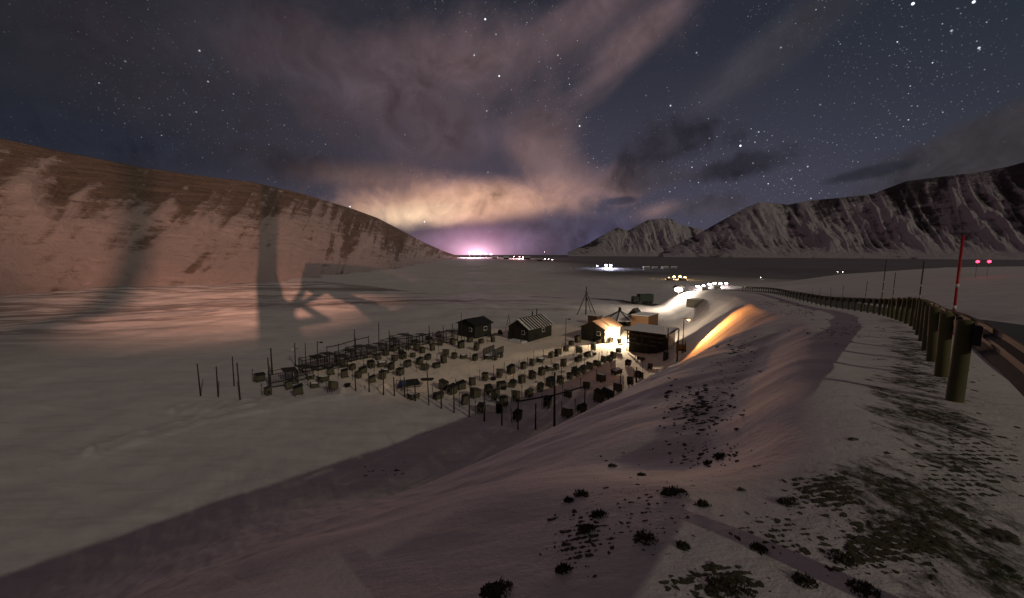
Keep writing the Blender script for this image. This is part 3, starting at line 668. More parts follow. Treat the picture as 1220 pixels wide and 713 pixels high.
def rail_fence(pts, H, label, name='rail_fence', every=2.6, bottom=True):
    P = [ground(*p) for p in pts]; t = empty(name, P[0]); tag(t, label, 'fence'); o = P[0]
    tops = []
    for a, b in zip(P[:-1], P[1:]):
        n = max(1, round((b - a).length / every))
        for i in range(n + (1 if b is P[-1] else 0)):
            q = a.lerp(b, i / n); q.z = zat(q.x, q.y); h = H * random.uniform(.95, 1.08)
            MB().tube((0, 0, -.4), (random.uniform(-.05, .05), 0, h + .1), .06, .05, 7).build('post', M['pole'], t, True, q - o); tops.append(q + Vector((0, 0, H * .92)))
    for a, b in zip(tops[:-1], tops[1:]):
        MB().bar(a - o, b - o, .06, .11).build('top_rail', M['pole'], t)
        if bottom: MB().bar(a - o - Vector((0, 0, H * .5)), b - o - Vector((0, 0, H * .5)), .05, .09).build('middle_rail', M['pole'], t)
rail_fence([(465, 419), (487, 417), (512, 411), (541, 406)], 1.9, 'dark rail fence behind the scattered dog houses beside the hut')
rail_fence([(617, 512), (661, 503), (696, 491)], 2.5, 'single rail fence between the tall lamp pole and the shaded dog houses', bottom=False, every=4.2)
rail_fence([(390, 431), (404, 428), (424, 421), (440, 417)], 2.1, 'dark rail fence along the back of the wire kennel pens')

# ------------------------------------------------------------------ tall poles round the yard
def pole(px, by, ty, label, r=.075, head=None, group='bare poles round the yard', lean=0):
    p = ground(px, by); d = dep(p); top = d * ray(px, ty); h = max(1., CAMZ + top[2] - p.z)
    name = 'yard_lamp_pole' if head else 'yard_pole'
    t = empty(name, p); tag(t, label, 'lamp pole' if head else 'pole', group)
    t.rotation_euler = (R(random.uniform(-1.5, 1.5)), R(lean + random.uniform(-1.5, 1.5)), random.uniform(0, 6) if not head else 0)
    MB().tube((0, 0, -.5), (0, 0, h), r, r * .7, 8).build('shaft', M['pole'], t, True)
    if head == 'lamp':
        a = MB().bar((0, 0, h - .12), (.42, 0, h - .08), .05, .05).build('arm', M['pole'], t)
        MB().box((.5, 0, h - .10), (.34, .22, .16), None, .7).build('lamp_head', M['felt'], t)
    elif head == 'box':
        b = MB().box((-.16, -.06, h - .42), (.34, .26, .42)).build('switch_box', M['felt'], t); MB().tube((.0, -.02, h - .1), (.0, -.02, h + .12), .09, .05, 8).build('cap', M['felt'], t)
    elif head == 'board':
        MB().box((0, -.1, h * .62), (1.15, .5, .08)).build('feed_board', M['wood_d'], t); MB().box((0, -.1, h * .62 - .1), (.9, .06, .12)).build('bracket', M['pole'], t)
    elif head == 'plate':
        MB().box((-.28, 0, h * .72), (.3, .12, .2)).build('plate', M['white'], t); MB().bar((-.4, 0, h * .72), (.45, 0, h * .76), .05, .05).build('crossbar', M['pole'], t)
G1 = 'bare wooden pole standing in the snow at the open end of the yard'
for a in ((239, 472, 432), (260, 473, 436), (279, 460, 424), (286, 475, 431), (322, 466, 425)): pole(*a, G1)
pole(324.5, 447, 414, 'pole thickened at its foot beside the wire pens', .10)
pole(364.5, 435, 408, 'thin straight pole among the wire pens', .06)
G2 = 'tall pole rising over the wire pens and the back fence'
for a in ((423, 420, 392), (451.5, 415, 384), (464.5, 419, 393), (486.5, 418, 395), (511.5, 411, 387), (528.5, 409, 388), (539.5, 408, 385)): pole(*a, G2, group='tall poles along the back fence')
pole(550, 404, 372, 'tall thin pole in front of the dark gabled hut', .06)
G3 = 'tall pole on the front edge of the moonlit dog house rows'
for a in ((457, 471, 443), (482, 473, 449), (541, 492, 461), (577, 502, 461), (559, 497, 470), (598, 507, 474), (638, 512, 480), (526, 487, 458), (495, 478, 452), (470, 472, 449), (440, 468, 444), (424, 466, 446)): pole(*a, G3, group='poles on the front edge')
pole(511, 483, 430, 'tall pole with a flat dark board fixed across it', .06, 'board')
pole(352, 437, 408, 'pole with a short crossbar and a white plate by the pens', .08, 'plate')
pole(379, 442, 406, 'thin lamp pole with a small arm over the wire pens', .07, 'lamp')
pole(660.5, 513, 443, 'thick lamp pole with a dark box rising by the single rail fence', .10, 'box')
pole(673.5, 415, 379, 'lamp pole between the striped roof cabin and the lit cabin', .07, 'lamp')
pole(806.5, 431, 391, 'dark pole against the orange glow at the end of the shed', .09)
pole(795, 426, 390, 'pole beside the lit end wall of the long shed', .08)
pole(739, 466, 447, 'short pole standing in shade among the lower dog houses', .06); pole(758, 456, 437, 'short thick pole near the shaded end of the yard', .09)

# ------------------------------------------------------------------ buildings of the yard
def gabled(name, corner, L, W_, eave, ridge, label, walls, roofm, snow=None, battens=0, cat='cabin', door=True, yaw=YAW):
    """corner: ground point of the corner between the gable end and the long side that both face the camera"""
    c = ground(*corner); ux = rotm(yaw) @ Vector((1, 0, 0)); uy = rotm(yaw) @ Vector((0, 1, 0))
    ctr = c + ux * (L / 2) + uy * (W_ / 2); ctr.z = c.z; t = empty(name, ctr, yaw); tag(t, label, cat)
    vs = []
    for x in (-L / 2, L / 2): vs += [(x, -W_ / 2, -.8), (x, W_ / 2, -.8), (x, W_ / 2, eave), (x, 0, ridge), (x, -W_ / 2, eave)]
    wl = MB().add(vs, [(4, 3, 2, 1, 0), (5, 6, 7, 8, 9), (0, 1, 6, 5), (1, 2, 7, 6), (2, 3, 8, 7), (3, 4, 9, 8), (4, 0, 5, 9)]).build('wall', walls, t)
    # vertical cladding boards on the two visible sides
    n = int(W_ / .32)
    for i in range(n):
        y = -W_ / 2 + (i + .5) * W_ / n; hh = eave + (ridge - eave) * (1 - abs(y) / (W_ / 2)) - .1
        MB().box((-L / 2 - .012, y, hh / 2 - .1), (.022, W_ / n * .82, hh + .2)).build('cladding_board', walls, wl)
    n = int(L / .32)
    for i in range(n):
        x = -L / 2 + (i + .5) * L / n
        MB().box((x, -W_ / 2 - .012, eave / 2 - .1), (L / n * .82, .022, eave + .1)).build('cladding_board', walls, wl)
    sl = math.hypot(W_ / 2, ridge - eave); an = math.atan2(ridge - eave, W_ / 2)
    for sg in (-1, 1):
        q = Matrix.Rotation(-sg * an, 3, 'X') if sg > 0 else Matrix.Rotation(an, 3, 'X')
        mid = Vector((0, sg * W_ / 4, (eave + ridge) / 2)) ; nrm = q @ Vector((0, 0, 1)); dn = q @ Vector((0, sg, 0))
        ro = MB().box(mid + nrm * .06 + dn * .15, (L + .6, sl + .36, .09), q).build('roof_panel', roofm, t)
        if snow: MB().box(mid + nrm * .13 + dn * .05, (L + .3, sl + .05, .07), q, .97).build('snow_cover', M['snow'], ro)
        for i in range(battens):
            x = -L / 2 + (i + .5) * L / battens
            MB().box(mid + nrm * .155 + dn * .15 + Vector((x, 0, 0)), (.26, sl + .4, .12), q).build('roof_batten', M['wood_d'], ro)
    if door:
        d = MB().box((-L / 2 - .05, W_ * .12, .95), (.06, .85, 1.9)).build('door', M['wood_d'], t); MB().box((-L / 2 - .1, W_ * .12 + .3, .95), (.05, .04, .14)).build('handle', M['steel'], d)
        for (x, y, dx, dy) in ((L * .12, -W_ / 2 - .04, .8, .05), (-L / 2 - .04, -W_ * .25, .05, .7)):
            w = MB().box((x, y, 1.45), (dx, dy, .7)).build('window', M['white'], t)
            MB().box((x - (.02 if dx < .1 else 0), y - (.02 if dy < .1 else 0), 1.45), (dx if dx < .1 else dx - .16, dy if dy < .1 else dy - .16, .54)).build('pane', M['glass'], w)
    return t, ux, uy
gabled('hut', (566, 404), 4.0, 4.2, 2.3, 3.1, 'small dark gabled hut standing alone behind the dog houses', M['wood_d'], M['felt'])
cab, ux, uy = gabled('cabin', (629.5, 408), 6.6, 4.2, 2.2, 3.5, 'long dark cabin with snow lying in stripes between roof battens', M['wood_d'], M['snow'], battens=9)
MB().tube((1.2, .5, 3.2), (1.2, .5, 4.3), .11, .11, 8).build('chimney', M['felt'], cab); MB().tube((2.2, .3, 3.2), (2.2, .3, 4.7), .09, .09, 8).build('chimney', M['felt'], cab)
MB().box((-3.3 - .8, -.4, .12), (1.5, 3.0, .16)).build('porch_deck', M['snow'], cab)
for y in (-1.7, 1.0): MB().box((-4.7, y, .6), (.1, .1, 1.9)).build('porch_post', M['pole'], cab)
shed, _, _ = gabled('shed', (720.5, 409.5), 5.4, 4.3, 2.2, 3.3, 'dark gabled cabin with one side wall in glaring white lamp light', M['wood_d'], M['wood_o'])
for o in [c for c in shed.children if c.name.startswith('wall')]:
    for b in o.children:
        if abs(b.data.vertices[0].co.y) > 2.1 and len(b.data.vertices) == 8 and max(v.co.y for v in b.data.vertices) < -2.1: b.data.materials[0] = M['white']; b['label'] = 'board coloured pale for the lamp glare'  # side wall boards whitened, lamp glare put into their colour
# long low shed with a nearly flat snowy roof
def long_shed():
    c = ground(792, 419); yaw = YAW; ux = rotm(yaw) @ Vector((1, 0, 0)); uy = rotm(yaw) @ Vector((0, 1, 0)); Wd, L = 5.4, 4.0
    ctr = c + ux * (L / 2) + uy * (Wd / 2); ctr.z = c.z; t = empty('long_shed', ctr, yaw); tag(t, 'long low dark shed with stacked boards and a flat snowy roof', 'shed')
    MB().box((.3, 0, .7), (L - .6, Wd, 3.2)).build('wall', M['wood_d'], t)
    ro = MB().box((0, 0, 2.42), (L + .7, Wd + .7, .14), Matrix.Rotation(R(-3), 3, 'Y')).build('roof', M['wood_d'], t); MB().box((0, 0, 2.54), (L + .55, Wd + .55, .1), Matrix.Rotation(R(-3), 3, 'Y'), .97).build('roof_snow', M['snow'], ro)
    for i in range(6):
        y = -Wd / 2 + .1 + i * (Wd - .2) / 5; MB().box((-L / 2 - .1, y, .8), (.14, .14, 3.)).build('post', M['pole'], t)
    for i in range(5):
        for z in (.5, 1.1, 1.7):
            y = -Wd / 2 + .1 + (i + .5) * (Wd - .2) / 5
            if random.random() < .8: MB().box((-L / 2 + .12 - random.uniform(0, .1), y, z), (.2, 1.2, .22)).build('stacked_boards', M['wood'], t)
    e = MB().box((.6, -Wd / 2 - .03, 1.2), (2.6, .05, 1.9)).build('end_panel', M['white'], t); e['label'] = 'end panel coloured pale for the orange lamp light'  # white panel puts the lamp light into the end wall's colour
    return t, ctr, ux, uy
ls, lsc, lux, luy = long_shed()
def crate_shed(name, corner, L, W_, H, label, mat, slats):
    c = ground(*corner); ux = rotm(YAW) @ Vector((1, 0, 0)); uy = rotm(YAW) @ Vector((0, 1, 0)); ctr = c + ux * (L / 2) + uy * (W_ / 2); ctr.z = c.z
    t = empty(name, ctr, YAW); tag(t, label, 'shed')
    MB().box((0, 0, H / 2 - .4), (L, W_, H + .8)).build('wall', mat, t)
    for i in range(slats):
        z = .15 + (i + .5) * (H - .2) / slats
        MB().box((-L / 2 - .03, 0, z), (.05, W_, (H - .2) / slats * .7)).build('slat', mat, t); MB().box((0, -W_ / 2 - .03, z), (L, .05, (H - .2) / slats * .7)).build('slat', mat, t)
    ro = MB().box((0, 0, H + .05), (L + .3, W_ + .3, .1)).build('roof', M['wood_d'], t); MB().box((0, 0, H + .13), (L + .15, W_ + .15, .07)).build('roof_snow', M['snow'], ro)
crate_shed('slatted_shed', (772, 393), 5.0, 3.4, 2.4, 'brown slatted shed behind the long low shed', M['wood_o'], 6)
crate_shed('storage_box', (711, 388), 2.0, 2.0, 1.7, 'square brown storage box behind the lit cabin', M['wood_o'], 5)
def grill_hut(px, py, rad, H, label):
    p = ground(px, py); t = empty('grill_hut', p, R(20)); tag(t, label, 'hut'); n = 8
    pt = lambda r, z, i: (r * math.cos(2 * math.pi * i / n), r * math.sin(2 * math.pi * i / n), z)
    MB().add([pt(rad, -.6, i) for i in range(n)] + [pt(rad, 1.1, i) for i in range(n)], [(i, (i + 1) % n, n + (i + 1) % n, n + i) for i in range(n)] + [tuple(range(n, 2 * n))]).build('wall', M['wood_d'], t)
    for i in range(n):
        a, b = Vector(pt(rad * 1.22, 1.0, i)), Vector(pt(rad * 1.22, 1.0, i + 1)); tp = Vector((0, 0, H))
        MB().add([a, b, b.lerp(tp, .9), a.lerp(tp, .9), a - Vector((0, 0, .1)), b - Vector((0, 0, .1))], [(0, 1, 2, 3), (4, 5, 1, 0)]).build('roof_panel', M['snow'], t)
        MB().bar(a + Vector((0, 0, .06)), tp + Vector((0, 0, .02)), .16, .12).build('roof_rib', M['wood_d'], t)
    MB().tube((0, 0, H - .25), (0, 0, H + .7), .34, .26, 8).build('smoke_cap', M['felt'], t)
grill_hut(738, 386, 2.6, 2.7, 'eight sided hut with dark ribs on a snowy tent shaped roof')
gabled('lean_to', (760, 388), 1.6, 1.9, 2.2, 3.3, 'tiny steep dark roofed outhouse next to the eight sided hut', M['wood_d'], M['felt'], cat='outhouse', door=False)
# tripod mast behind the yard
def mast():
    p = ground(698, 375); d = dep(p); t = empty('tripod_mast', p); tag(t, 'dark pole mast propped by two slanting legs beyond the yard', 'mast'); h = 33.5 / F * d
    MB().tube((0, 0, -.3), (0, 0, h), .16, .10, 8).build('pole', M['pole'], t, True)
    for x, y, k in ((-11 / F * d, 0, .78), (13 / F * d, 1.0, .80), (2., 4., .7)):
        MB().tube((x, y, -.3), (0, 0, h * k), .10, .09, 7).build('leg', M['pole'], t, True)
    MB().tube((-.5, 0, h * .8), (.5, .1, h * .8), .05, .05, 6).build('crossbar', M['pole'], t)
    MB().box((0, 0, h * .55), (.3, .3, .8)).build('winch_box', M['pole'], t)
mast()
def sled(px, py, rz, L, label, tarp=None):
    p = ground(px, py); t = empty('dog_sled', p, R(rz)); tag(t, label, 'sled', None)
    for y in (-.28, .28):
        m = MB(); m.bar((-L / 2, y, .06), (L / 2 - .3, y, .06), .06, .06); m.bar((L / 2 - .3, y, .06), (L / 2, y, .4), .06, .06); m.build('runner', M['wood_d'], t)
        m = MB(); m.bar((-L / 2 + .2, y, .06), (-L / 2 + .1, y, 1.0), .05, .05); m.build('upright', M['wood_d'], t)
    MB().box((0, 0, .30), (L * .8, .6, .06)).build('bed', M['wood_d'], t); MB().bar((-L / 2 + .1, -.3, 1.0), (-L / 2 + .1, .3, 1.0), .05, .05).build('handlebar', M['wood_d'], t)
    if tarp: MB().box((.1, 0, .55), (L * .7, .62, .46), None, .7).build('load', tarp, t)
sled(490, 461, 20, 2.4, 'loaded dark sled beside a pole near the front dog houses', M['felt']); sled(479, 463, 70, 1.2, 'short sled with a blue tarpaulin bundle near the loaded sled', M['tarp'])
sled(588, 401, 60, 2.6, 'empty sled leaning among gear left of the striped roof cabin'); sled(596, 399, 100, 2.4, 'sled parked against the end of the striped roof cabin', M['wood_d'])
def trailer():
    p = ground(588, 427); t = empty('dog_trailer', p, R(62)); tag(t, 'low slatted trailer with snow on its bed between the dog houses', 'trailer')
    MB().box((0, 0, .55), (2.9, 1.5, .14)).build('bed', M['wood_d'], t); MB().box((0, 0, .68), (2.6, 1.2, .12), None, .9).build('snow_load', M['snow'], t)
    for i in range(8): MB().box((-1.35 + i * .386, -.74, 1.0), (.24, .05, .85)).build('side_slat', M['wood_d'], t)
    for i in range(8): MB().box((-1.35 + i * .386, .74, 1.0), (.24, .05, .85)).build('side_slat', M['wood_d'], t)
    MB().box((0, -.74, 1.46), (2.9, .08, .08)).build('side_rail', M['wood_d'], t); MB().box((0, .74, 1.46), (2.9, .08, .08)).build('side_rail', M['wood_d'], t)
    for x in (-.8, .8):
        for y in (-.82, .82): MB().tube((x, y - .08, .3), (x, y + .08, .3), .32, .32, 14).build('wheel', M['rubber'], t)
    MB().bar((-1.45, 0, .5), (-2.5, 0, .4), .1, .1).build('drawbar', M['pole'], t)
trailer()
def a_frame(px, py, label):
    p = ground(px, py); t = empty('drying_frame', p, R(40)); tag(t, label, 'frame')
    for s in (-1, 1): MB().tube((s * .9, 0, -.2), (-s * .12, 0, 3.0), .05, .04, 6).build('pole', M['pole'], t, True)
    MB().tube((-.5, 0, 1.3), (.5, 0, 1.3), .04, .04, 6).build('crossbar', M['pole'], t)
a_frame(606, 394, 'crossed pole frame behind the striped roof cabin')
# spool, plank and drum by the orange lamp
def spool():
    p = ground(811, 422); t = empty('cable_spool', p, R(-20)); tag(t, 'round dark cable spool standing on edge in the orange light', 'spool')
    for x in (-.45, .45): MB().tube((x - .04, 0, .75), (x + .04, 0, .75), .78, .78, 20).build('flange', M['wood_d'], t)
    MB().tube((-.4, 0, .75), (.4, 0, .75), .4, .4, 14).build('drum', M['wood_o'], t)
spool()
p = ground(802, 420); t = empty('leaning_ladder', p); tag(t, 'pale ladder leaning on the end of the long shed', 'ladder')
for s in (-.2, .2): MB().bar((s, 0, 0), (s - .9, .5, 3.2), .06, .08).build('rail', M['white'], t)
for i in range(8): MB().bar((-.2 - .1 * i, .055 * i + .03, .3 + .36 * i), (.2 - .1 * i, .055 * i + .03, .3 + .36 * i), .04, .04).build('rung', M['white'], t)
def barrel(px, py, label, mat):
    p = ground(px, py); t = empty('barrel', p); tag(t, label, 'barrel')
    MB().tube((0, 0, -.1), (0, 0, .9), .31, .31, 16).build('drum', mat, t, False); MB().tube((0, 0, .9), (0, 0, .93), .32, .32, 16).build('lid', M['steel'], t)
    for z in (.3, .6): MB().tube((0, 0, z - .015), (0, 0, z + .015), .325, .325, 16).build('hoop', mat, t)
barrel(793, 429, 'dark barrel by the pole at the lit end of the long shed', M['green']); barrel(595, 491.5, 'small dark barrel alone in the snow near the single rail fence', M['felt'])
def feed_tub(px, py):
    p = ground(px, py); t = empty('feed_tub', p); tag(t, 'low black feed tub on the snow between dog houses', 'tub', 'black feed tubs')
    MB().tube((0, 0, -.05), (0, 0, .28), .26, .32, 12).build('tub', M['rubber'], t); MB().tube((0, 0, .28), (0, 0, .31), .35, .35, 12).build('rim', M['rubber'], t)
for q in ((588, 453), (600, 464), (663, 425), (708, 423), (414, 461)): feed_tub(*q)
# box truck and container beyond the yard
def truck():
    p = ground(765, 362); t = empty('box_truck', p, R(8)); tag(t, 'dark green box truck parked beyond the yard at a lit track', 'truck'); k = dep(p) / 118
    t.scale = (k, k, k)
    MB().box((.9, 0, 1.75), (4.2, 2.2, 2.2)).build('cargo_box', M['green'], t); c = MB().box((-2.2, 0, 1.35), (1.7, 2.0, 1.7), None, .9).build('cab', M['green'], t)
    MB().box((-2.3, -1.0, 1.75), (.9, .06, .6)).build('window', M['glass'], c); MB().box((-3.04, 0, 1.8), (.06, 1.6, .6)).build('windscreen', M['glass'], c)
    MB().box((0, 0, .6), (6.2, 1.6, .25)).build('chassis', M['pole'], t)
    for x in (-2.1, .8, 2.2):
        for y in (-1., 1.):
            w = MB().tube((x, y - .15, .45), (x, y + .15, .45), .48, .48, 16).build('wheel', M['rubber'], t); MB().tube((x, y - .17, .45), (x, y + .17, .45), .2, .2, 10).build('rim', M['steel'], w)
truck()
def container():
    p = ground(828, 366); t = empty('shipping_container', p, R(20)); tag(t, 'pale container standing by the lit snow bank beyond the yard', 'container'); k = dep(p) / 118; t.scale = (k, k, k)
    MB().box((0, 0, 1.2), (4.6, 2.2, 2.4)).build('body', M['cont'], t)
    for i in range(14): MB().box((-2.15 + i * .33, -1.12, 1.2), (.16, .06, 2.2)).build('corrugation', M['cont'], t)
    MB().box((2.33, -.52, 1.2), (.06, 1.0, 2.2)).build('door', M['green'], t); MB().box((2.33, .52, 1.2), (.06, 1.0, 2.2)).build('door', M['green'], t)
    MB().box((0, 0, 2.46), (4.5, 2.1, .1), None, .95).build('roof_snow', M['snow'], t)
container()

# ------------------------------------------------------------------ lamps that are lit in the photograph
def lamp_mat(col, s): 
    k = 'e%s%s' % (col, s)
    if k not in M: M[k] = emitter('lamp_glow', col, s)
    return M[k]
def point(parent, loc, W_, col, soft):
    l = bpy.data.lights.new('lamp_light', 'POINT'); l.energy = W_; l.color = col; l.shadow_soft_size = soft
    o = bpy.data.objects.new('lamp_light', l); COL.objects.link(o); o.parent = parent; o.location = loc
# wall lamp of the gabled cabin
wl = Vector(shed.location) + rotm(YAW) @ Vector((-.6, -2.15, 2.35)); t = empty('wall_lamp', wl, YAW); tag(t, 'blazing white lamp on the side wall of the gabled cabin', 'lamp')
MB().box((0, -.12, .1), (.1, .3, .06)).build('bracket', M['steel'], t); MB().tube((0, -.3, -.04), (0, -.3, .16), .14, .08, 10).build('shade', M['steel'], t)
MB().tube((0, -.3, -.16), (0, -.3, -.05), .09, .12, 10).build('bulb', lamp_mat((1., .9, .75), 60.), t); point(t, (0, -1.1, -.1), 7500, (1., .80, .55), .12)
# sodium lamp behind the long shed, shining up the snow slope
p = ground(813, 421); t = empty('lamp_post', p, YAW); tag(t, 'orange lamp on a short pole at the foot of the snow slope', 'lamp')
MB().tube((0, 0, -.4), (0, 0, 4.1), .07, .05, 8).build('pole', M['pole'], t, True); MB().bar((0, 0, 4.05), (0, -.5, 4.1), .05, .05).build('arm', M['steel'], t); MB().tube((0, -.5, 4.0), (0, -.5, 4.16), .18, .1, 10).build('shade', M['steel'], t)
MB().tube((0, -.5, 3.86), (0, -.5, 3.99), .1, .14, 10).build('bulb', lamp_mat((1., .5, .15), 40.), t); 
l = bpy.data.lights.new('hooded_lamp_light', 'SPOT'); l.energy = 6500; l.color = (1., .36, .085); l.shadow_soft_size = .15; l.spot_size = R(158); l.spot_blend = .35
lo = bpy.data.objects.new('hooded_lamp_light', l); COL.objects.link(lo); lo.location = p + rotm(YAW) @ Vector((0, -.6, 3.7)); tgt = ground(880, 388, 34.) + Vector((6, 0, 3)); lo.rotation_euler = (tgt - lo.location).to_track_quat('-Z', 'Y').to_euler()
def yard_light(px, by, hy, W_, col, rad, label, group=None, n=1, cat='lamp post'):
    p = ground(px, by); d = dep(p); h = max(2.0, CAMZ + (d * ray(px, hy))[2] - p.z)
    t = empty('lamp_post', p); tag(t, label, cat, group)
    MB().tube((0, 0, -.5), (0, 0, h), max(.06, h * .014), max(.05, h * .01), 7).build('pole', M['pole'], t)
    hd = MB().box((0, 0, h + rad * .75), (rad * 2.4, rad * 2.2, rad * .5), None, .6).build('hood', M['steel'], t)
    m = MB(); a = []
    for k in range(5): a.append((rad * math.sin(math.pi * (k + .5) / 5), h + rad * .5 * math.cos(math.pi * (k + .5) / 5)))
    vs = []; n_ = 10
    for r, z in a: vs += [(r * math.cos(2 * math.pi * i / n_), r * math.sin(2 * math.pi * i / n_), z) for i in range(n_)]
    fs = [(k * n_ + i, k * n_ + (i + 1) % n_, (k + 1) * n_ + (i + 1) % n_, (k + 1) * n_ + i) for k in range(4) for i in range(n_)] + [tuple(range(n_ - 1, -1, -1)), tuple(4 * n_ + i for i in range(n_))]
    m.add(vs, fs).build('lens', lamp_mat(col, 30.), t)
    if W_: point(t, (0, -rad * 1.8, h - rad * .2), W_, col, rad * .8)
    return t, h, d
def far_house(px, py, w, h, label, group, mat='wood_d', rz=0):
    p = ground(px, py); d = dep(p); W_ = w / F * d; H = h / F * d; t = empty('distant_house', p, R(rz)); tag(t, label, 'house', group)
    D_ = W_ * .6
    MB().add([(x, y, z) for x in (-W_ / 2, W_ / 2) for (y, z) in ((-D_ / 2, -H), (D_ / 2, -H), (D_ / 2, H * .65), (0, H * .95), (-D_ / 2, H * .65))],
             [(4, 3, 2, 1, 0), (5, 6, 7, 8, 9), (0, 1, 6, 5), (1, 2, 7, 6), (2, 3, 8, 7), (3, 4, 9, 8), (4, 0, 5, 9)]).build('wall', M[mat], t)
    for sg in (-1, 1):
        an = math.atan2(H * .3, D_ / 2); q = Matrix.Rotation(-sg * an, 3, 'X')
        MB().box((0, sg * D_ * .27, H * .82), (W_ * 1.08, math.hypot(D_ / 2, H * .3) * 1.1, H * .06), q).build('roof', M['snow'], t)
    for i in range(3): MB().box(((i - 1) * W_ * .3, -D_ / 2 - .02 * H, H * .3), (W_ * .1, .03 * H, H * .2)).build('window', M['glass'], t)
# depot beyond the yard: one bright white lamp and a cluster
yard_light(808, 355, 349.5, 10000, (1., .84, .66), 1.0, 'single bright white lamp post by the lit track beyond the yard')
for i, (px, by, hy, w) in enumerate(((831, 345, 342, 2500), (838, 344, 340.8, 2500), (845, 343, 338.8, 5000), (851, 342.5, 337.8, 5000), (858, 342, 338.2, 3500), (865, 341, 339, 0))):
    yard_light(px, by, hy, w, (1., .84, .84), 1.15, 'white depot lamp in the dazzling row beside the road', 'white depot lamps in a row')
for i, (px, by, hy, w) in enumerate(((797, 334, 331.5, 0), (803, 333, 330, 16000), (810, 333, 329.8, 16000), (816, 333.5, 331, 0))):
    yard_light(px, by, hy, w, (1., .62, .22), 1.3, 'amber lamp in the small group beyond the depot', 'amber lamps')
for i, (px, by, hy, w) in enumerate(((711.5, 319.5, 317, 0), (722, 319.5, 316.5, 2.2e5), (727.5, 319.5, 316.6, 2.2e5))):
    yard_light(px, by, hy, w, (.72, .72, 1.), 3.4 if i else 1.8, 'bluish white floodlight far out on the valley floor', 'bluish floodlights')
for i, (px, by, hy, w) in enumerate(((559.5, 306, 301.5, 9e6), (565, 306, 300.8, 6e6), (572, 306.2, 301.6, 6e6), (579, 306.4, 302.6, 0), (585, 306.4, 303, 0))):
    yard_light(px, by, hy, w, (1., .60, .82), 9., 'pinkish town floodlight under the glowing clouds', 'pinkish town lights')
for (px, by, hy) in ((612.5, 308.3, 306), (619, 308.6, 306.2), (623, 308.6, 306.4)): yard_light(px, by, hy, 2.5e6, (1., .50, .48), 2.6, 'small warm lamp on the valley rim next to the town', 'small warm lamps')
for (px, by, hy) in ((649.5, 311, 308.6), (653.5, 311, 309), (658, 311.5, 309.6), (649, 310.2, 300.5)): yard_light(px, by, hy, 0, (1., .72, .6), 2.2 if hy > 305 else .9, 'warm lamp by the slim mast on the valley rim', 'lamps by the slim mast')
for (px, by, hy) in ((906, 333, 331.6), (998, 325.5, 324.3), (1004, 325.6, 324.6)): yard_light(px, by, hy, 0, (1., .85, .8), .35, 'faint lone lamp beyond the bend of the road', 'faint lone lamps')
for (px, py, w, h) in ((838, 346, 9, 5), (852, 344, 10, 5)): far_house(px, py, w, h, 'pale depot building under the row of dazzling lamps', 'depot buildings', 'cont', 15)
for (px, py, w, h) in ((770, 320.5, 7, 3), (780, 320.5, 6, 2.6), (792, 320.5, 8, 3), (803, 320, 6, 2.4)): far_house(px, py, w, h, 'small snowy building at the end of the bluish lit strip', 'small far buildings', 'cont', random.uniform(-30, 30))
for (px, py, w, h) in ((798, 334.5, 7, 3.5), (813, 334.5, 8, 3.5)): far_house(px, py, w, h, 'small house next to the amber lamps', 'houses by the amber lamps', 'wood_o', 20)
for (px, py, w, h) in ((603, 309, 6, 3), (628, 309, 7, 3), (590, 308.5, 6, 2.6), (643, 311, 5, 2.6)): far_house(px, py, w, h, 'tiny dark house on the valley rim', 'tiny dark houses on the rim', 'wood_d', random.uniform(-30, 30))

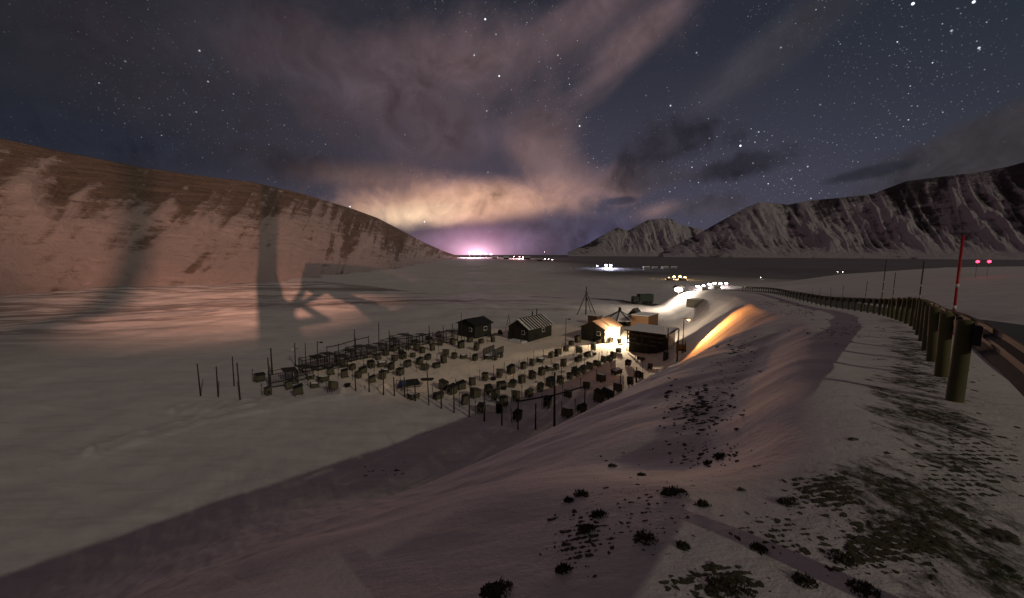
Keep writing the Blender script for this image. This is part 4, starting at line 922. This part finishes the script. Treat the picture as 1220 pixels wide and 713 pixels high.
# ------------------------------------------------------------------ floodlit cableway trestle behind the camera, whose shadow falls on the mountain
def trestle():
    L = Vector((70, -108, 0)); L.z = CAMZ + 30.0
    t = empty('floodlight_mast', (L.x, L.y, zat(L.x, L.y))); tag(t, 'tall mast with an orange floodlight aimed across the valley', 'lamp mast'); h = L.z - t.location.z
    MB().tube((0, -.6, -1), (0, -.6, h + .5), .25, .18, 10).build('pole', M['steel'], t)
    MB().box((0, -.25, h), (.9, .25, .7)).build('lamp_housing', M['steel'], t)
    ax, el = azel(FL_AIM[0], FL_AIM[1])
    dr = Vector((math.sin(ax) * math.cos(el), math.cos(ax) * math.cos(el), math.sin(el)))
    l = bpy.data.lights.new('floodlight', 'SPOT'); l.energy = FL_W; l.color = (1., .47, .32); l.shadow_soft_size = .045; l.spot_size = R(FL_CONE); l.spot_blend = .5
    o = bpy.data.objects.new('floodlight', l); COL.objects.link(o); o.location = L; o.rotation_euler = dr.to_track_quat('-Z', 'Y').to_euler()
    D_ = 13.0
    def S(px, py, dd=D_):                      # a point of the trestle whose shadow falls there on the plain or the mountain side
        G = ground(px, py, 60.) if py > 318 else Vector(750 * ray(px, py)) + Vector((0, 0, CAMZ))
        v = G - L; return L + v * (dd / math.hypot(v.x, v.y))
    b0 = S(320, 400); g = empty('cableway_trestle', (b0.x, b0.y, zat(b0.x, b0.y))); tag(g, 'timber cableway trestle with braced legs and a loading cabin', 'trestle'); gl = g.location
    def leg(a, b, w, name='leg'): MB().bar(Vector(a) - gl, Vector(b) - gl, w, w).build(name, M['wood_d'], g)
    low = S(300, 470); low.z = zat(low.x, low.y) - .5
    leg(low, S(318, 330), .42); leg(S(318, 331), S(324, 190), .38)
    low = S(392, 470); low.z = zat(low.x, low.y) - .5
    leg(low, S(386, 330), .40)
    for a, b in (((322, 350), (390, 382)), ((318, 385), (388, 345)), ((315, 392), (392, 380)), ((340, 380), (365, 340))): leg(S(*a), S(*b), .12, 'brace')
    cb = [S(372, 322), S(400, 318), S(450, 321), S(512, 346), S(505, 352), S(372, 350)]
    back = Vector((math.sin(ax), math.cos(ax), 0)) * 2.0
    MB().add([v - gl for v in cb] + [v + back - gl for v in cb], [tuple(range(6)), tuple(range(11, 5, -1))] + [(i, 6 + i, 6 + (i + 1) % 6, (i + 1) % 6) for i in range(6)]).build('loading_cabin', M['wood_d'], g)
    t2 = empty('stay_post', (0, 0, 0)); q = S(168, 330, 2.6); t2.location = (q.x, q.y, zat(q.x, q.y)); tag(t2, 'timber post standing close beside the floodlight mast', 'post')
    hh = S(168, 120, 2.6).z - t2.location.z
    MB().tube((0, 0, -.5), (0, 0, hh), .055, .05, 10).build('shaft', M['wood_d'], t2); MB().box((0, 0, hh), (.2, .2, .06)).build('cap', M['wood_d'], t2)
FL_AIM = (285, 188); FL_CONE = 47.5; FL_W = 3.3e7
trestle()

ground = _ground
# ------------------------------------------------------------------ frozen turf and stones in the foreground
def clump_mesh(seed, flat=.5, rough=.6, sub=4):
    bm = bmesh.new(); bmesh.ops.create_icosphere(bm, subdivisions=sub, radius=1.)
    r = np.random.default_rng(seed); o = r.uniform(0, 99, 3)
    V = np.array([v.co[:] for v in bm.verts])
    n = fbm(V[:, 0] * 1.4 + o[0] + V[:, 2], V[:, 1] * 1.4 + o[1] - V[:, 2], 3, seed) - .5
    n2 = fbm(V[:, 0] * 5 + o[1] + V[:, 2] * 3, V[:, 1] * 5 + o[2] + V[:, 2] * 2, 3, seed + 4) - .5
    V *= (1 + rough * 2 * n + rough * 1.3 * n2)[:, None]; V[:, 2] = np.maximum(V[:, 2] * flat, -.12)
    for v, c in zip(bm.verts, V): v.co = c
    me = bpy.data.meshes.new('clump'); bm.to_mesh(me); bm.free(); me.polygons.foreach_set('use_smooth', [sub > 2] * len(me.polygons)); return me
CL = [clump_mesh(100 + i) for i in range(8)]
CL2 = []
for i in range(6):
    m_ = clump_mesh(500 + i, .6, .7, 3); CL2.append((np.array([v.co[:] for v in m_.vertices]), np.array([p.vertices[:] for p in m_.polygons])))
def turf(px, py, wpx, label, el=1., mat='turf', group='dark turf clumps on the slope', name='turf_clump', flat=1.):
    p = ground(px, py); r = wpx * .36 / F * dep(p); p.z -= r * .12
    t = empty(name, p); tag(t, label, 'stone' if name == 'stone' else 'turf', group); t.rotation_euler = (0, 0, random.uniform(0, 6))
    if name == 'stone':
        o = link('boulder', random.choice(CL).copy(), M[mat], t); o.scale = (r, r * el, r * flat)
    else:
        vs, fs, k = [], [], 0
        for i in range(11):
            me = random.choice(CL2); q = math.sqrt(random.random()) * .95 if i else 0; an = random.uniform(0, 6.28); rr = random.uniform(.18, .42) if i else .55; z_ = random.uniform(.5, .9)
            V = me[0] * np.array([rr * random.uniform(.8, 1.4), rr, rr * z_]); c_, s_ = math.cos(i * 1.7), math.sin(i * 1.7)
            V = np.stack([(V[:, 0] * c_ - V[:, 1] * s_ + q * math.cos(an)) * r, (V[:, 0] * s_ + V[:, 1] * c_ + q * math.sin(an)) * r * el, V[:, 2] * r * flat], -1); vs.append(V); fs.append(me[1] + k); k += len(V)
        me = bpy.data.meshes.new('mound'); me.from_pydata(np.vstack(vs).tolist(), [], np.vstack(fs).tolist()); me.update(); link('mound', me, M[mat], t)
    if name == 'turf_clump':
        m = MB()
        for i in range(260):
            a, q = random.uniform(0, 6.28), math.sqrt(random.random()) * r * 1.05; b = Vector((q * math.cos(a), q * el * math.sin(a), random.uniform(-.01, r * .5 * flat * (1.05 - (q / r) ** 2 * .8))))
            k = random.uniform(.008, .024); e = b + Vector((random.uniform(-.6, .6) * k, random.uniform(-.6, .6) * k, k)); s_ = Vector((random.uniform(-1, 1), random.uniform(-1, 1), 0)).normalized() * .005
            m.add([b - s_, b + s_, e], [(0, 1, 2)])
        tag(m.build('grass_tuft', M['turf'], t), kind='stuff')
TL = 'dark frozen turf clump poking through the snow of the near slope'
for a in ((693, 590, 26), (678, 597, 16), (765, 567, 14), (730, 556, 14), (838, 602, 22), (700, 632, 30), (672, 680, 26), (715, 615, 26), (770, 643, 40), (815, 652, 20), (960, 694, 34), (1005, 668, 40), (1030, 705, 46), (860, 545, 26), (845, 553, 18), (940, 600, 30), (905, 655, 26)): turf(*a, TL)
turf(805, 590, 46, 'largest round turf clump among the small ones below the snow hollow'); turf(594, 709, 62, 'broad dark turf mound at the bottom edge of the slope', group=None); turf(872, 706, 80, 'wide dark turf bank with ragged edge beside the hollow', .7, group=None)
turf(883, 584, 12, 'small brown stone alone on bare snow', 1., 'rock', None, 'stone', 1.); turf(1017, 524, 14, 'yellowish stone on the lip of the snow hollow', 1., 'rock', None, 'stone', 1.); turf(1200, 640, 46, 'flat mossy stone by the guardrail foot', .8, 'rock', None, 'stone', .6)
def litter():
    LM = [clump_mesh(300 + i, .45, .75, 2) for i in range(6)]
    vs, fs = [], []; k = 0
    LV = [np.array([v.co[:] for v in m.vertices]) for m in LM]; LF = [np.array([p.vertices[:] for p in m.polygons]) for m in LM]
    spots = []
    def spot(px, py, w, h, n, s0, s1):
        for _ in range(int(n * 3.2)):
            q = (px + random.gauss(0, w * .45), py + random.gauss(0, h * .45)); spots.append((q, s0 * .5 + (s1 * .85 - s0 * .5) * random.random() ** 2.6))
    for (px, py, w, h, n, s0, s1) in ((835, 488, 46, 34, 120, 2, 8), (882, 420, 22, 18, 50, 1.5, 5), (690, 645, 30, 40, 60, 2, 9), (860, 698, 60, 20, 50, 3, 14), (985, 590, 46, 26, 110, 3, 11), (1070, 650, 90, 40, 150, 3, 13),
                                    (1150, 560, 70, 60, 170, 2, 9), (1110, 440, 60, 30, 130, 1.5, 6), (845, 545, 60, 16, 40, 2, 7), (780, 600, 90, 50, 40, 2, 5), (955, 372, 26, 6, 40, 1, 3), (930, 362, 30, 5, 40, 1, 3), (1010, 395, 60, 14, 60, 1, 4),
                                    (740, 640, 90, 30, 30, 2, 6), (930, 640, 60, 30, 40, 2, 8), (870, 455, 30, 30, 40, 1.5, 5), (460, 562, 40, 12, 8, 2, 5)): spot(px, py, w, h, n, s0, s1)
    Q = np.array([ray(*q[0]) for q in spots]); t = np.geomspace(1., 120, 220)
    G = height(Q[:, 0:1] * t, Q[:, 1:2] * t); hit = (CAMZ + Q[:, 2:3] * t < G); ok = hit.any(1); ii = hit.argmax(1)
    for n, (q, s) in enumerate(spots):
        if not ok[n] or ii[n] == 0: continue
        T = t[ii[n]]; x, y = Q[n, 0] * T, Q[n, 1] * T; z = G[n, ii[n]]; r = s / 2 / F * T; j = random.randrange(6); a = random.uniform(0, 6.28)
        V = LV[j] * np.array([r * random.uniform(.8, 2.2), r, r * random.uniform(.5, 1.)]); c_, s_ = math.cos(a), math.sin(a)
        V = np.stack([V[:, 0] * c_ - V[:, 1] * s_ + x, V[:, 0] * s_ + V[:, 1] * c_ + y, V[:, 2] + z - r * .12], -1); vs.append(V); fs.append(LF[j] + k); k += len(V)
    me = bpy.data.meshes.new('turf_litter'); me.from_pydata(np.vstack(vs).tolist(), [], np.vstack(fs).tolist()); me.update()
    o = link('turf_litter', me, M['turf']); tag(o, 'scattered dark turf crumbs and gravel lying on the snow', 'gravel', kind='stuff')
litter()
